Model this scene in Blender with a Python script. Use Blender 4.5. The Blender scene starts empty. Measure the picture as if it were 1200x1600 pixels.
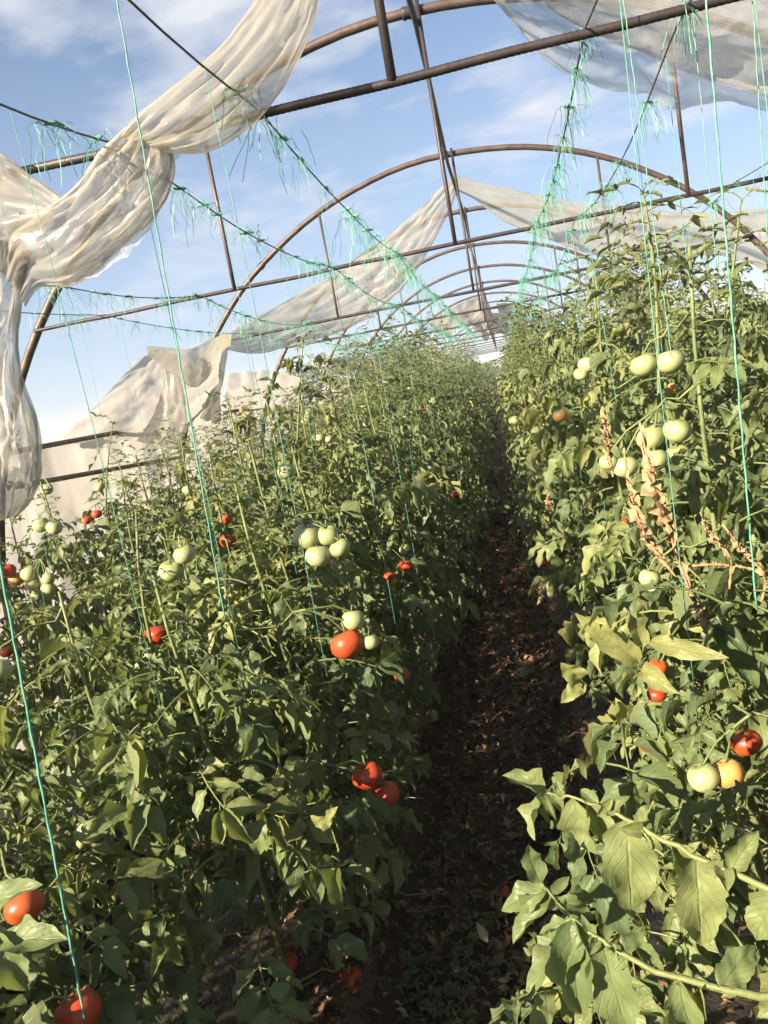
import bpy, math, random
import numpy as np
from mathutils import Vector, Matrix, noise

random.seed(11)
rng = np.random.default_rng(5)
scene = bpy.context.scene
COL = scene.collection
PI = math.pi
rad = math.radians

# ------------------------------------------------------------------ camera
CAM_H = 1.6
FPX = 1280.0                       # focal length in pixels of a 1200 x 1600 frame
PITCH, YAW, ROLL = rad(8.80), rad(9.72), rad(-10.317)
_cy, _sy, _cp, _sp = math.cos(YAW), math.sin(YAW), math.cos(PITCH), math.sin(PITCH)
FW = Vector((-_sy * _cp, _cy * _cp, -_sp))
_rt = Vector((_cy, _sy, 0)); _up = _rt.cross(FW)
RT = _rt * math.cos(ROLL) + _up * math.sin(ROLL)
UP = -_rt * math.sin(ROLL) + _up * math.cos(ROLL)
cd = bpy.data.cameras.new('camera')
cam = bpy.data.objects.new('camera', cd); COL.objects.link(cam)
cam.matrix_world = Matrix(((RT.x, UP.x, -FW.x, 0), (RT.y, UP.y, -FW.y, 0), (RT.z, UP.z, -FW.z, CAM_H), (0, 0, 0, 1)))
cd.sensor_fit = 'VERTICAL'; cd.sensor_height = 24; cd.sensor_width = 18
cd.lens = FPX / 1600 * 24
cd.clip_start = 0.05; cd.clip_end = 3000
scene.camera = cam
EYE = Vector((0, 0, CAM_H))

def at(px, py, Y):
    """the place on the cross plane y = Y that is seen at that point of the photograph"""
    r = FW + RT * ((px - 600) / FPX) - UP * ((py - 800) / FPX)
    return EYE + r * (Y / r.y)

def pix(p):
    d = Vector(p) - EYE; k = d.dot(FW)
    if k < 0.02: return (-9999, -9999, k)
    return (600 + FPX * d.dot(RT) / k, 800 - FPX * d.dot(UP) / k, k)

# ------------------------------------------------------------------ light
SUN_DIR = Vector((-0.62, -0.68, 0.43)).normalized()      # towards the sun
sun_el = math.asin(SUN_DIR.z)
sun_az = math.atan2(SUN_DIR.x, SUN_DIR.y)                # from +Y towards +X
sl = bpy.data.lights.new('sun', 'SUN'); sl.energy = 5.0; sl.angle = rad(0.6); sl.color = (1.0, 0.86, 0.66)
so = bpy.data.objects.new('sun', sl); COL.objects.link(so)
so.rotation_euler = SUN_DIR.to_track_quat('Z', 'Y').to_euler()
so.location = (-20, -10, 20)

W = bpy.data.worlds.new('World'); scene.world = W; W.use_nodes = True
nt = W.node_tree; nt.nodes.clear()
def nn(tree, typ, **kw):
    n = tree.nodes.new(typ)
    for k, v in kw.items(): setattr(n, k, v)
    return n
out = nn(nt, 'ShaderNodeOutputWorld'); bg = nn(nt, 'ShaderNodeBackground')
sky = nn(nt, 'ShaderNodeTexSky', sky_type='NISHITA'); sky.sun_disc = False
sky.sun_elevation = sun_el; sky.sun_rotation = sun_az
sky.air_density = 0.75; sky.dust_density = 0.1; sky.ozone_density = 2.2
tc = nn(nt, 'ShaderNodeTexCoord'); sx = nn(nt, 'ShaderNodeSeparateXYZ')
nt.links.new(tc.outputs['Generated'], sx.inputs[0])
def math_node(tree, op, a, b=None, clamp=False):
    n = nn(tree, 'ShaderNodeMath', operation=op); n.use_clamp = clamp
    for i, v in enumerate((a, b)):
        if v is None: continue
        if isinstance(v, (int, float)): n.inputs[i].default_value = v
        else: tree.links.new(v, n.inputs[i])
    return n.outputs[0]
zz = math_node(nt, 'MAXIMUM', sx.outputs[2], 0.0)
den = math_node(nt, 'ADD', zz, 0.16)
cu = math_node(nt, 'DIVIDE', sx.outputs[0], den); cv = math_node(nt, 'DIVIDE', sx.outputs[1], den)
cx = nn(nt, 'ShaderNodeCombineXYZ'); nt.links.new(cu, cx.inputs[0]); nt.links.new(cv, cx.inputs[1]); cx.inputs[2].default_value = 12.1
n1 = nn(nt, 'ShaderNodeTexNoise'); n1.inputs['Scale'].default_value = 1.5; n1.inputs['Detail'].default_value = 6; n1.inputs['Roughness'].default_value = 0.62
nt.links.new(cx.outputs[0], n1.inputs['Vector'])
n2 = nn(nt, 'ShaderNodeTexNoise'); n2.inputs['Scale'].default_value = 4.2; n2.inputs['Detail'].default_value = 3; n2.inputs['Roughness'].default_value = 0.6
mp = nn(nt, 'ShaderNodeMapping'); mp.inputs['Scale'].default_value = (0.8, 1.2, 1); nt.links.new(cx.outputs[0], mp.inputs[0]); nt.links.new(mp.outputs[0], n2.inputs['Vector'])
ramp = nn(nt, 'ShaderNodeValToRGB'); ramp.color_ramp.elements[0].position = 0.49; ramp.color_ramp.elements[1].position = 0.66
mixv = math_node(nt, 'ADD', math_node(nt, 'MULTIPLY', n1.outputs['Fac'], 0.68), math_node(nt, 'MULTIPLY', n2.outputs['Fac'], 0.32))
nt.links.new(mixv, ramp.inputs[0])
cm = nn(nt, 'ShaderNodeMixRGB'); cm.inputs[2].default_value = (4.9, 5.0, 5.3, 1)
lowf = math_node(nt, 'MULTIPLY', math_node(nt, 'SUBTRACT', sx.outputs[2], 0.02), 4.5, True)
veil = math_node(nt, 'MULTIPLY', math_node(nt, 'SUBTRACT', 1.0, math_node(nt, 'MULTIPLY', zz, 2.0), True), 0.85)      # pale haze towards the horizon, all round
vm = nn(nt, 'ShaderNodeMixRGB'); vm.inputs[2].default_value = (2.9, 3.6, 4.6, 1); nt.links.new(veil, vm.inputs[0]); nt.links.new(sky.outputs[0], vm.inputs[1])
nt.links.new(math_node(nt, 'MULTIPLY', math_node(nt, 'MULTIPLY', ramp.outputs[0], 0.9), lowf), cm.inputs[0]); nt.links.new(vm.outputs[0], cm.inputs[1])
nt.links.new(cm.outputs[0], bg.inputs[0]); bg.inputs[1].default_value = 0.052
nt.links.new(bg.outputs[0], out.inputs[0])

scene.view_settings.view_transform = 'Standard'; scene.view_settings.look = 'None'
scene.view_settings.exposure = 1.8; scene.view_settings.gamma = 1.0
scene.view_settings.use_curve_mapping = False
scene.render.engine = 'CYCLES'
cy = scene.cycles
cy.use_denoising = True
cy.max_bounces = 5; cy.diffuse_bounces = 2; cy.glossy_bounces = 1; cy.transmission_bounces = 3; cy.transparent_max_bounces = 8
cy.caustics_reflective = False; cy.caustics_refractive = False
cy.use_adaptive_sampling = True; cy.adaptive_threshold = 0.03

# ------------------------------------------------------------------ materials
class Mat:
    def __init__(s, name):
        s.m = bpy.data.materials.new(name); s.m.use_nodes = True; s.t = s.m.node_tree
        s.b = s.t.nodes['Principled BSDF']; s.o = s.t.nodes['Material Output']
    def n(s, typ, **kw): return nn(s.t, typ, **kw)
    def l(s, a, b): s.t.links.new(a, b)
    def noise(s, scale, detail=4, rough=0.55, vec=None, coord='Object'):
        q = s.n('ShaderNodeTexNoise'); q.inputs['Scale'].default_value = scale
        q.inputs['Detail'].default_value = detail; q.inputs['Roughness'].default_value = rough
        if vec is None: vec = s.n('ShaderNodeTexCoord').outputs[coord]
        s.l(vec, q.inputs['Vector']); return q.outputs['Fac']
    def ramp(s, fac, stops):
        q = s.n('ShaderNodeValToRGB'); e = q.color_ramp.elements
        while len(e) < len(stops): e.new(0.5)
        for el, (p, c) in zip(e, stops): el.position = p; el.color = (*c, 1)
        s.l(fac, q.inputs[0]); return q.outputs[0]
    def math(s, op, a, b=None, clamp=False): return math_node(s.t, op, a, b, clamp)
    def mix(s, fac, a, b, blend='MIX'):
        q = s.n('ShaderNodeMixRGB', blend_type=blend)
        for i, v in enumerate((fac, a, b)):
            if isinstance(v, (int, float)): q.inputs[i].default_value = v
            elif isinstance(v, tuple): q.inputs[i].default_value = (*v, 1)
            else: s.l(v, q.inputs[i])
        return q.outputs[0]
    def bump(s, h, strength, dist=0.01):
        q = s.n('ShaderNodeBump'); q.inputs['Strength'].default_value = strength; q.inputs['Distance'].default_value = dist
        s.l(h, q.inputs['Height']); s.l(q.outputs[0], s.b.inputs['Normal']); return q.outputs[0]
    def base(s, c):
        if isinstance(c, tuple): s.b.inputs['Base Color'].default_value = (*c, 1)
        else: s.l(c, s.b.inputs['Base Color'])
    def set(s, **kw):
        for k, v in kw.items(): s.b.inputs[k.replace('_', ' ')].default_value = v

def leaf_mat(name, stops, trans=0.33):
    m = Mat(name)
    at_ = m.n('ShaderNodeAttribute', attribute_name='rnd')
    oi = m.n('ShaderNodeObjectInfo')
    geo = m.n('ShaderNodeNewGeometry')
    big = m.noise(1.7, 2, vec=geo.outputs['Position'])
    f = m.math('ADD', m.math('MULTIPLY', at_.outputs['Fac'], 0.45), m.math('MULTIPLY', oi.outputs['Random'], 0.38))
    f = m.math('ADD', f, m.math('MULTIPLY', big, 0.34))
    f = m.math('ADD', f, -0.09, True)
    colr = m.ramp(f, stops)
    blot = m.noise(38, 2, 0.6)
    uv = m.n('ShaderNodeUVMap'); s = m.n('ShaderNodeSeparateXYZ'); m.l(uv.outputs[0], s.inputs[0])
    u = m.math('ABSOLUTE', m.math('SUBTRACT', s.outputs[0], 0.5))            # 0 at the midrib
    mid = m.math('SUBTRACT', 1.0, m.math('MULTIPLY', u, 24.0), True)
    ph = m.math('SUBTRACT', m.math('MULTIPLY', s.outputs[1], 44.0), m.math('MULTIPLY', u, 30.0))
    side = m.math('SUBTRACT', m.math('SINE', m.math('ADD', ph, m.math('MULTIPLY', blot, 2.5))), 0.90); side = m.math('MULTIPLY', side, 10.0, True)
    vein = m.math('MAXIMUM', mid, m.math('MULTIPLY', side, 0.6))
    c2 = m.mix(m.math('MULTIPLY', vein, 0.22), colr, m.mix(0.6, colr, (0.26, 0.31, 0.10)))
    c3 = m.mix(m.math('MULTIPLY', m.math('SUBTRACT', blot, 0.4, True), 0.7), c2, m.mix(0.5, c2, (0.20, 0.23, 0.10)))
    back = m.mix(0.45, c3, (0.17, 0.20, 0.11))
    cf = m.mix(geo.outputs['Backfacing'], c3, back)
    m.base(cf); m.set(Roughness=0.52, Specular_IOR_Level=0.42)
    h = m.math('SUBTRACT', m.math('MULTIPLY', blot, 0.9), m.math('MULTIPLY', vein, 0.22))
    nrm = m.bump(h, 0.7, 0.006)
    tr = m.n('ShaderNodeBsdfTranslucent'); m.l(m.mix(0.55, cf, (0.26, 0.30, 0.03)), tr.inputs[0])
    ms = m.n('ShaderNodeMixShader'); ms.inputs[0].default_value = trans
    m.l(m.b.outputs[0], ms.inputs[1]); m.l(tr.outputs[0], ms.inputs[2]); m.l(ms.outputs[0], m.o.inputs[0])
    return m.m
M = {}
M['leaf'] = leaf_mat('tomato_leaf', [(0.0, (0.031, 0.064, 0.032)), (0.29, (0.080, 0.124, 0.050)), (0.60, (0.172, 0.208, 0.078)), (1.0, (0.325, 0.320, 0.112))])
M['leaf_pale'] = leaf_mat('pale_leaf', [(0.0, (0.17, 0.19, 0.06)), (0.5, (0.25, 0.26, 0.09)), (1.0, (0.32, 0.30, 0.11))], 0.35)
M['tree_leaf'] = leaf_mat('tree_leaf', [(0.0, (0.030, 0.045, 0.022)), (0.5, (0.05, 0.07, 0.03)), (1.0, (0.08, 0.10, 0.04))], 0.2)

def stem_mat():
    m = Mat('stem'); n = m.noise(30, 3)
    m.base(m.ramp(n, [(0.3, (0.085, 0.115, 0.035)), (0.7, (0.17, 0.19, 0.06))])); m.set(Roughness=0.6)
    m.bump(m.noise(160, 2), 0.3, 0.002); return m.m
M['stem'] = stem_mat()

def tomato_mat(name, a, b, shoulder=None):
    m = Mat(name); n = m.noise(16, 3); oi = m.n('ShaderNodeObjectInfo')
    f = m.math('ADD', m.math('MULTIPLY', n, 0.6), m.math('MULTIPLY', oi.outputs['Random'], 0.4))
    c = m.ramp(f, [(0.25, a), (0.75, b)])
    if shoulder:
        t = m.n('ShaderNodeTexCoord'); s = m.n('ShaderNodeSeparateXYZ'); m.l(t.outputs['Object'], s.inputs[0])
        k = m.math('MULTIPLY', m.math('SUBTRACT', m.math('ADD', s.outputs[2], m.math('MULTIPLY', n, 0.02)), 0.016), 45.0, True)
        c = m.mix(m.math('MULTIPLY', k, 0.7), c, shoulder)
    m.base(c); m.set(Roughness=0.38, Specular_IOR_Level=0.4)
    m.bump(m.noise(220, 2), 0.06, 0.001); return m.m
M['t_green'] = tomato_mat('green_tomato', (0.29, 0.32, 0.14), (0.40, 0.40, 0.21), (0.21, 0.25, 0.085))
M['t_red'] = tomato_mat('red_tomato', (0.34, 0.036, 0.013), (0.42, 0.085, 0.024))
M['t_blush'] = tomato_mat('blushing_tomato', (0.55, 0.24, 0.07), (0.62, 0.33, 0.12), (0.45, 0.36, 0.13))

def film_mat(name, col, clear, trans=0.5, dirt=0.5):
    m = Mat(name); n = m.noise(3.2, 3, 0.6); n2 = m.noise(22, 2, 0.6)
    c = m.mix(m.math('MULTIPLY', m.ramp(n, [(0.38, (0, 0, 0)), (0.72, (1, 1, 1))]), dirt), col, (col[0] * 0.66, col[1] * 0.60, col[2] * 0.50))
    m.base(c); m.set(Roughness=0.28, Specular_IOR_Level=0.5)
    uv = m.n('ShaderNodeUVMap'); mp_ = m.n('ShaderNodeMapping'); mp_.inputs['Scale'].default_value = (1.6, 7.0, 1)
    m.l(uv.outputs[0], mp_.inputs[0]); cre = m.noise(1.0, 4, 0.65, vec=mp_.outputs[0])
    h = m.math('ADD', m.math('MULTIPLY', cre, 0.7), m.math('MULTIPLY', n2, 0.35))
    nrm = m.bump(h, 0.45, 0.02)
    tr = m.n('ShaderNodeBsdfTranslucent'); m.l(c, tr.inputs[0]); m.l(nrm, tr.inputs['Normal'])
    tp = m.n('ShaderNodeBsdfTransparent'); tp.inputs[0].default_value = (0.95, 0.95, 0.94, 1)
    a = m.n('ShaderNodeMixShader'); a.inputs[0].default_value = trans
    m.l(m.b.outputs[0], a.inputs[1]); m.l(tr.outputs[0], a.inputs[2])
    fr = m.n('ShaderNodeLayerWeight'); fr.inputs[0].default_value = 0.35
    k = m.math('MULTIPLY', m.math('SUBTRACT', 1.0, fr.outputs['Facing']), clear * 1.25)
    k = m.math('MULTIPLY', k, m.math('ADD', m.math('MULTIPLY', cre, -0.9), 1.35), True)
    b = m.n('ShaderNodeMixShader'); m.l(k, b.inputs[0])
    m.l(a.outputs[0], b.inputs[1]); m.l(tp.outputs[0], b.inputs[2]); m.l(b.outputs[0], m.o.inputs[0])
    return m.m
M['film'] = film_mat('aged_film', (0.56, 0.535, 0.48), 0.48, 0.6, 0.45)
M['film_clear'] = film_mat('clear_film', (0.58, 0.57, 0.55), 0.58, 0.5, 0.3)
M['film_wall'] = film_mat('wall_film', (0.56, 0.53, 0.50), 0.12, 0.5, 0.45)

def steel_mat(name, a, b, metal=0.35, rough=0.5):
    m = Mat(name); n = m.noise(9, 6, 0.65); n2 = m.noise(70, 4, 0.6)
    c = m.ramp(n, [(0.35, a), (0.68, b)]); c = m.mix(m.math('MULTIPLY', n2, 0.45), c, (a[0] * .5, a[1] * .5, a[2] * .5))
    m.base(c); m.set(Metallic=metal, Roughness=rough); m.bump(n2, 0.35, 0.004); return m.m
M['pipe'] = steel_mat('rusty_pipe', (0.070, 0.050, 0.044), (0.155, 0.11, 0.092))
M['bar'] = steel_mat('dark_rebar', (0.034, 0.028, 0.034), (0.075, 0.056, 0.054))

def plain(name, a, b, rough=0.6, scale=20, spec=0.4):
    m = Mat(name); m.base(m.ramp(m.noise(scale, 3), [(0.3, a), (0.7, b)])); m.set(Roughness=rough, Specular_IOR_Level=spec); return m.m
M['twine'] = plain('green_twine', (0.05, 0.22, 0.15), (0.16, 0.36, 0.28), 0.45, 60)
M['wire'] = plain('wire', (0.05, 0.045, 0.045), (0.11, 0.09, 0.08), 0.5)
M['dry'] = plain('dried_leaf', (0.22, 0.14, 0.072), (0.40, 0.28, 0.15), 0.85, 90, 0.2)
M['wood'] = plain('weathered_wood', (0.16, 0.10, 0.06), (0.28, 0.19, 0.12), 0.8)
M['bark'] = plain('bark', (0.09, 0.065, 0.045), (0.15, 0.11, 0.08), 0.9)
def mulch_mat():
    m = Mat('black_mulch_film'); n = m.noise(6, 5, 0.65); n2 = m.noise(34, 4, 0.6)
    m.base(m.ramp(n, [(0.45, (0.012, 0.012, 0.014)), (0.66, (0.055, 0.042, 0.032))])); m.set(Roughness=0.32, Specular_IOR_Level=0.6)
    m.bump(m.math('ADD', n, m.math('MULTIPLY', n2, 0.4)), 0.9, 0.03); return m.m
M['mulch'] = mulch_mat()
def soil_mat():
    m = Mat('soil'); g = m.n('ShaderNodeNewGeometry'); p = g.outputs['Position']
    n = m.noise(2.2, 6, 0.6, vec=p); n2 = m.noise(34, 5, 0.7, vec=p)
    c = m.ramp(n, [(0.3, (0.042, 0.028, 0.020)), (0.7, (0.090, 0.062, 0.042))])
    c = m.mix(m.math('MULTIPLY', n2, 0.7), c, (0.03, 0.022, 0.016))
    s = m.n('ShaderNodeSeparateXYZ'); m.l(p, s.inputs[0])
    outx = m.math('MULTIPLY', m.math('SUBTRACT', m.math('ABSOLUTE', s.outputs[0]), 4.0), 0.8, True)   # the field outside the tunnel
    field = m.ramp(m.noise(0.6, 5, vec=p), [(0.3, (0.17, 0.15, 0.07)), (0.7, (0.10, 0.12, 0.045))])
    m.base(m.mix(outx, c, field)); m.set(Roughness=0.9, Specular_IOR_Level=0.2)
    m.bump(n2, 0.8, 0.03); return m.m
M['soil'] = soil_mat()
def litter_mat():
    m = Mat('leaf_litter'); a = m.n('ShaderNodeAttribute', attribute_name='rnd')
    c = m.ramp(a.outputs['Fac'], [(0.0, (0.05, 0.030, 0.018)), (0.4, (0.12, 0.066, 0.034)), (0.8, (0.25, 0.145, 0.07)), (1.0, (0.42, 0.30, 0.17))])
    m.base(c); m.set(Roughness=0.8, Specular_IOR_Level=0.2); return m.m
M['litter'] = litter_mat()

# ------------------------------------------------------------------ mesh helpers
class Geo:
    """collects vertices, faces, uv and a per-vertex random value"""
    def __init__(s): s.v = []; s.f = []; s.uv = []; s.r = []
    def add(s, v, f, uv=None, r=0.5):
        o = len(s.v); s.v += [tuple(x) for x in v]
        s.f += [tuple(i + o for i in q) for q in f]
        s.uv += list(uv) if uv else [(0.5, 0.5)] * len(v)
        s.r += list(r) if hasattr(r, '__len__') else [r] * len(v)
        return s
    def tube(s, pts, rads, n=6, cap=True, r=0.5):
        pts = [Vector(p) for p in pts]
        if not hasattr(rads, '__len__'): rads = [rads] * len(pts)
        V, F = [], []; prev = None
        for i, p in enumerate(pts):
            t = (pts[min(i + 1, len(pts) - 1)] - pts[max(i - 1, 0)])
            t = t.normalized() if t.length > 1e-9 else Vector((0, 0, 1))
            if prev is None:
                a = Vector((0, 0, 1)) if abs(t.z) < 0.9 else Vector((1, 0, 0))
                e1 = t.cross(a).normalized()
            else:
                e1 = (prev - t * prev.dot(t)); e1 = e1.normalized() if e1.length > 1e-6 else t.orthogonal().normalized()
            prev = e1; e2 = t.cross(e1)
            for k in range(n):
                a = 2 * PI * k / n
                V.append(p + (e1 * math.cos(a) + e2 * math.sin(a)) * rads[i])
        for i in range(len(pts) - 1):
            for k in range(n):
                a, b = i * n + k, i * n + (k + 1) % n
                F.append((a, b, b + n, a + n))
        if cap:
            F.append(tuple(range(n - 1, -1, -1))); m = (len(pts) - 1) * n; F.append(tuple(range(m, m + n)))
        return s.add(V, F, None, r)
    def mesh(s, name, mat, smooth=True):
        me = bpy.data.meshes.new(name); me.from_pydata([tuple(x) for x in s.v], [], s.f)
        u = me.uv_layers.new(name='UVMap'); li = np.empty(len(me.loops), dtype=np.int32); me.loops.foreach_get('vertex_index', li)
        u.data.foreach_set('uv', np.asarray(s.uv, dtype=np.float32)[li].ravel())
        at_ = me.attributes.new('rnd', 'FLOAT', 'POINT'); at_.data.foreach_set('value', np.asarray(s.r, dtype=np.float32))
        if smooth: me.polygons.foreach_set('use_smooth', np.ones(len(me.polygons), dtype=bool))
        if mat is not None: me.materials.append(M[mat] if isinstance(mat, str) else mat)
        me.update(); return me

def obj(name, me, parent=None, loc=None):
    o = bpy.data.objects.new(name, me); COL.objects.link(o)
    if parent is not None: o.parent = parent
    if loc is not None: o.location = loc
    return o
def tag(o, label=None, cat=None, group=None, kind=None):
    if label: o['label'] = label
    if cat: o['category'] = cat
    if group: o['group'] = group
    if kind: o['kind'] = kind
    return o
def thing(name, label, cat, loc=(0, 0, 0), group=None):
    return tag(obj(name, None, None, loc), label, cat, group)

ORD = ['first', 'second', 'third', 'fourth', 'fifth', 'sixth', 'seventh', 'eighth', 'ninth', 'tenth', 'eleventh', 'twelfth', 'thirteenth',
       'fourteenth', 'fifteenth', 'sixteenth', 'seventeenth', 'eighteenth', 'nineteenth']
TENS = {20: 'twent', 30: 'thirt', 40: 'fort', 50: 'fift', 60: 'sixt'}
def ordinal(i):                      # 0 -> first
    n = i + 1
    if n < 20: return ORD[i]
    t, u = n // 10 * 10, n % 10
    return TENS[t] + ('ieth' if u == 0 else 'y-' + ORD[u - 1])

def cat_rom(P, t):
    n = len(P) - 1; x = min(max(t, 0), 1) * n; i = min(int(x), n - 1); f = x - i
    p0, p1, p2, p3 = P[max(i - 1, 0)], P[i], P[i + 1], P[min(i + 2, n)]
    return 0.5 * ((2 * p1) + (p2 - p0) * f + (2 * p0 - 5 * p1 + 4 * p2 - p3) * f * f + (3 * p1 - p0 - 3 * p2 + p3) * f ** 3)
def nz(x, y, z=0.0): return noise.noise(Vector((x, y, z)))

# ------------------------------------------------------------------ ground
def lines(a, b, step, outer): return sorted(set([-o for o in outer] + list(np.arange(a, b + 1e-6, step)) + list(outer)))
gx = [-1500, -300, -80, -25, -10, -6, -4, -3.2] + list(np.arange(-2.9, 2.95, 0.075)) + [3.2, 4, 6, 10, 25, 80, 300, 1500]
gy = [-300, -40, -10, -3, -1] + list(np.arange(0.4, 9.0, 0.075)) + list(np.arange(9.1, 20, 0.5)) + [22, 26, 32, 40, 60, 100, 200, 500, 2500]
BEDS = [(-1.22, -0.60), (0.10, 0.86), (-2.45, -1.66), (1.32, 2.1)]
def bed_h(x, y):
    h = 0
    for a, b in BEDS:
        e = 0.10 + 0.02 * nz(y * 1.3, a)
        if a - e < x < b + e:
            k = min((x - a + e) / e, (b + e - x) / e, 1.0); k = max(k, 0); h = max(h, (k * k * (3 - 2 * k)) * 0.13)
    return h
def ground_z(x, y):
    if abs(x) > 3.0 or y > 40 or y < 0: return 0.0
    return bed_h(x, y) + 0.020 * nz(x * 3, y * 3, 1) + 0.012 * nz(x * 9, y * 9, 4) + 0.006 * nz(x * 24, y * 24, 7)
g = Geo(); V = [(x, y, ground_z(x, y)) for y in gy for x in gx]; nx = len(gx)
F = [(j * nx + i, j * nx + i + 1, (j + 1) * nx + i + 1, (j + 1) * nx + i) for j in range(len(gy) - 1) for i in range(nx - 1)]
g.add(V, F); tag(obj('ground', g.mesh('ground', 'soil')), kind='structure')

# black plastic mulch over each bed
BED_NAMES = ['left bed beside the path', 'right bed beside the path', 'far left bed by the film wall', 'far right bed']
for (a, b), nm in zip(BEDS, BED_NAMES):
    g = Geo(); ys = list(np.arange(0.5, 10, 0.09)) + list(np.arange(10, 44, 0.8)); us = np.linspace(0, 1, 15); V = []
    for y in ys:
        w0 = a - 0.045 + 0.03 * nz(y * 1.7, a, 3); w1 = b + 0.045 + 0.03 * nz(y * 1.7, b, 5)
        for u in us:
            x = w0 + (w1 - w0) * u
            V.append((x, y, bed_h(x, y) + 0.045 + 0.016 * nz(x * 8, y * 5, 2) + 0.010 * nz(x * 20, y * 14, 8)))
    n = len(us); F = [(j * n + i, j * n + i + 1, (j + 1) * n + i + 1, (j + 1) * n + i) for j in range(len(ys) - 1) for i in range(n - 1)]
    g.add(V, F)
    tag(obj('mulch_film', g.mesh('mulch_film', 'mulch')), 'black plastic mulch film wrinkled over the ' + nm, 'mulch film', 'black mulch films on the beds')

# ------------------------------------------------------------------ tunnel frame
CX, ARC_R, ARC_ZC = -0.17, 2.60, 0.55
HOOP_Y = [1.69, 3.88, 6.40, 8.71, 11.24, 13.84, 16.5, 19.2, 21.9, 24.6, 27.3, 30.0, 32.7, 35.4, 38.1, 40.8, 43.5]
TIE_Z = CAM_H + 0.553
def arc_pts(y, n=48, seed=0):
    P = [(CX - ARC_R, y, 0.0), (CX - ARC_R, y, 0.3)]
    for i in range(n + 1):
        a = PI - PI * i / n
        k = 1 + 0.004 * nz(i * 0.25, y * 3.1, seed)
        P.append((CX + ARC_R * k * math.cos(a), y + 0.012 * nz(i * 0.2, y, 9), ARC_ZC + ARC_R * k * math.sin(a)))
    P += [(CX + ARC_R, y, 0.3), (CX + ARC_R, y, 0.0)]
    return P
def arc_z(x): return ARC_ZC + math.sqrt(max(ARC_R ** 2 - (x - CX) ** 2, 0))
HOOP_EXTRA = {0: 'overhead and nearest the camera, its ribbed tie bar in view', 1: 'with twisted torn film hanging before it', 2: 'just before the film draped off the ridge'}
for i, y in enumerate(HOOP_Y):
    lab = 'rusty steel hoop ' + (HOOP_EXTRA[i] if i in HOOP_EXTRA else ordinal(i) + ' from the camera, arching over the rows')
    h = thing('tunnel_hoop', lab, 'hoop', (CX, y, 0), 'steel hoops of the tunnel frame')
    far = i > 7
    obj('arch', Geo().tube([Vector(p) - Vector((CX, y, 0)) for p in arc_pts(y, 28 if far else 56)], 0.0215, 6 if far else 12).mesh('arch', 'pipe'), h)
    xe = math.sqrt(ARC_R ** 2 - (TIE_Z - ARC_ZC) ** 2)
    if i < 2:                        # ribbed reinforcing bar
        m = int(2 * xe / 0.006); P = [(-xe + 2 * xe * k / m, -0.03, TIE_Z + 0.006 * nz(k * .02, y)) for k in range(m + 1)]
        rr = [0.0088 + (0.0009 if k % 2 else 0) for k in range(m + 1)]
    else:
        P = [(-xe + 2 * xe * k / 12, -0.03, TIE_Z + 0.008 * nz(k * .5, y)) for k in range(13)]; rr = [0.0115] * 13
    obj('tie_bar', Geo().tube(P, rr, 8).mesh('tie_bar', 'bar'), h)
    for dx in (-1.0, 0.05, 1.06):
        zt = arc_z(CX + dx) + (0.03 if abs(dx) < .1 else -0.02)
        obj('strut', Geo().tube([(dx, -0.035, TIE_Z), (dx, -0.035, TIE_Z + 0.25), (dx, -0.035, zt)], 0.0095, 7).mesh('strut', 'bar' if i == 0 or abs(dx) < .1 else 'pipe'), h)
    if i < 6:
        for ang in (1.571, 2.2, 0.94):       # wire lashings and weld collars where the bars meet the arch
            c = Vector((ARC_R * math.cos(ang), 0, ARC_ZC + ARC_R * math.sin(ang))); tg = Vector((-math.sin(ang), 0, math.cos(ang)))
            obj('clamp', Geo().tube([c - tg * .022, c - tg * .012, c, c + tg * .012, c + tg * .022], [.024, .028, .025, .029, .024], 9).mesh('clamp', 'bar'), h)
rp = Geo(); P = []
for i, y in enumerate([-0.6] + HOOP_Y + [46]):
    P.append((CX + 0.02 + 0.012 * (-1) ** i, y, ARC_ZC + ARC_R - 0.055))
rp.tube(P, 0.013, 8)
tag(obj('ridge_pipe', rp.mesh('ridge_pipe', 'bar')), 'dark steel ridge pipe running the length of the tunnel under the hoops', 'pipe')

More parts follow.
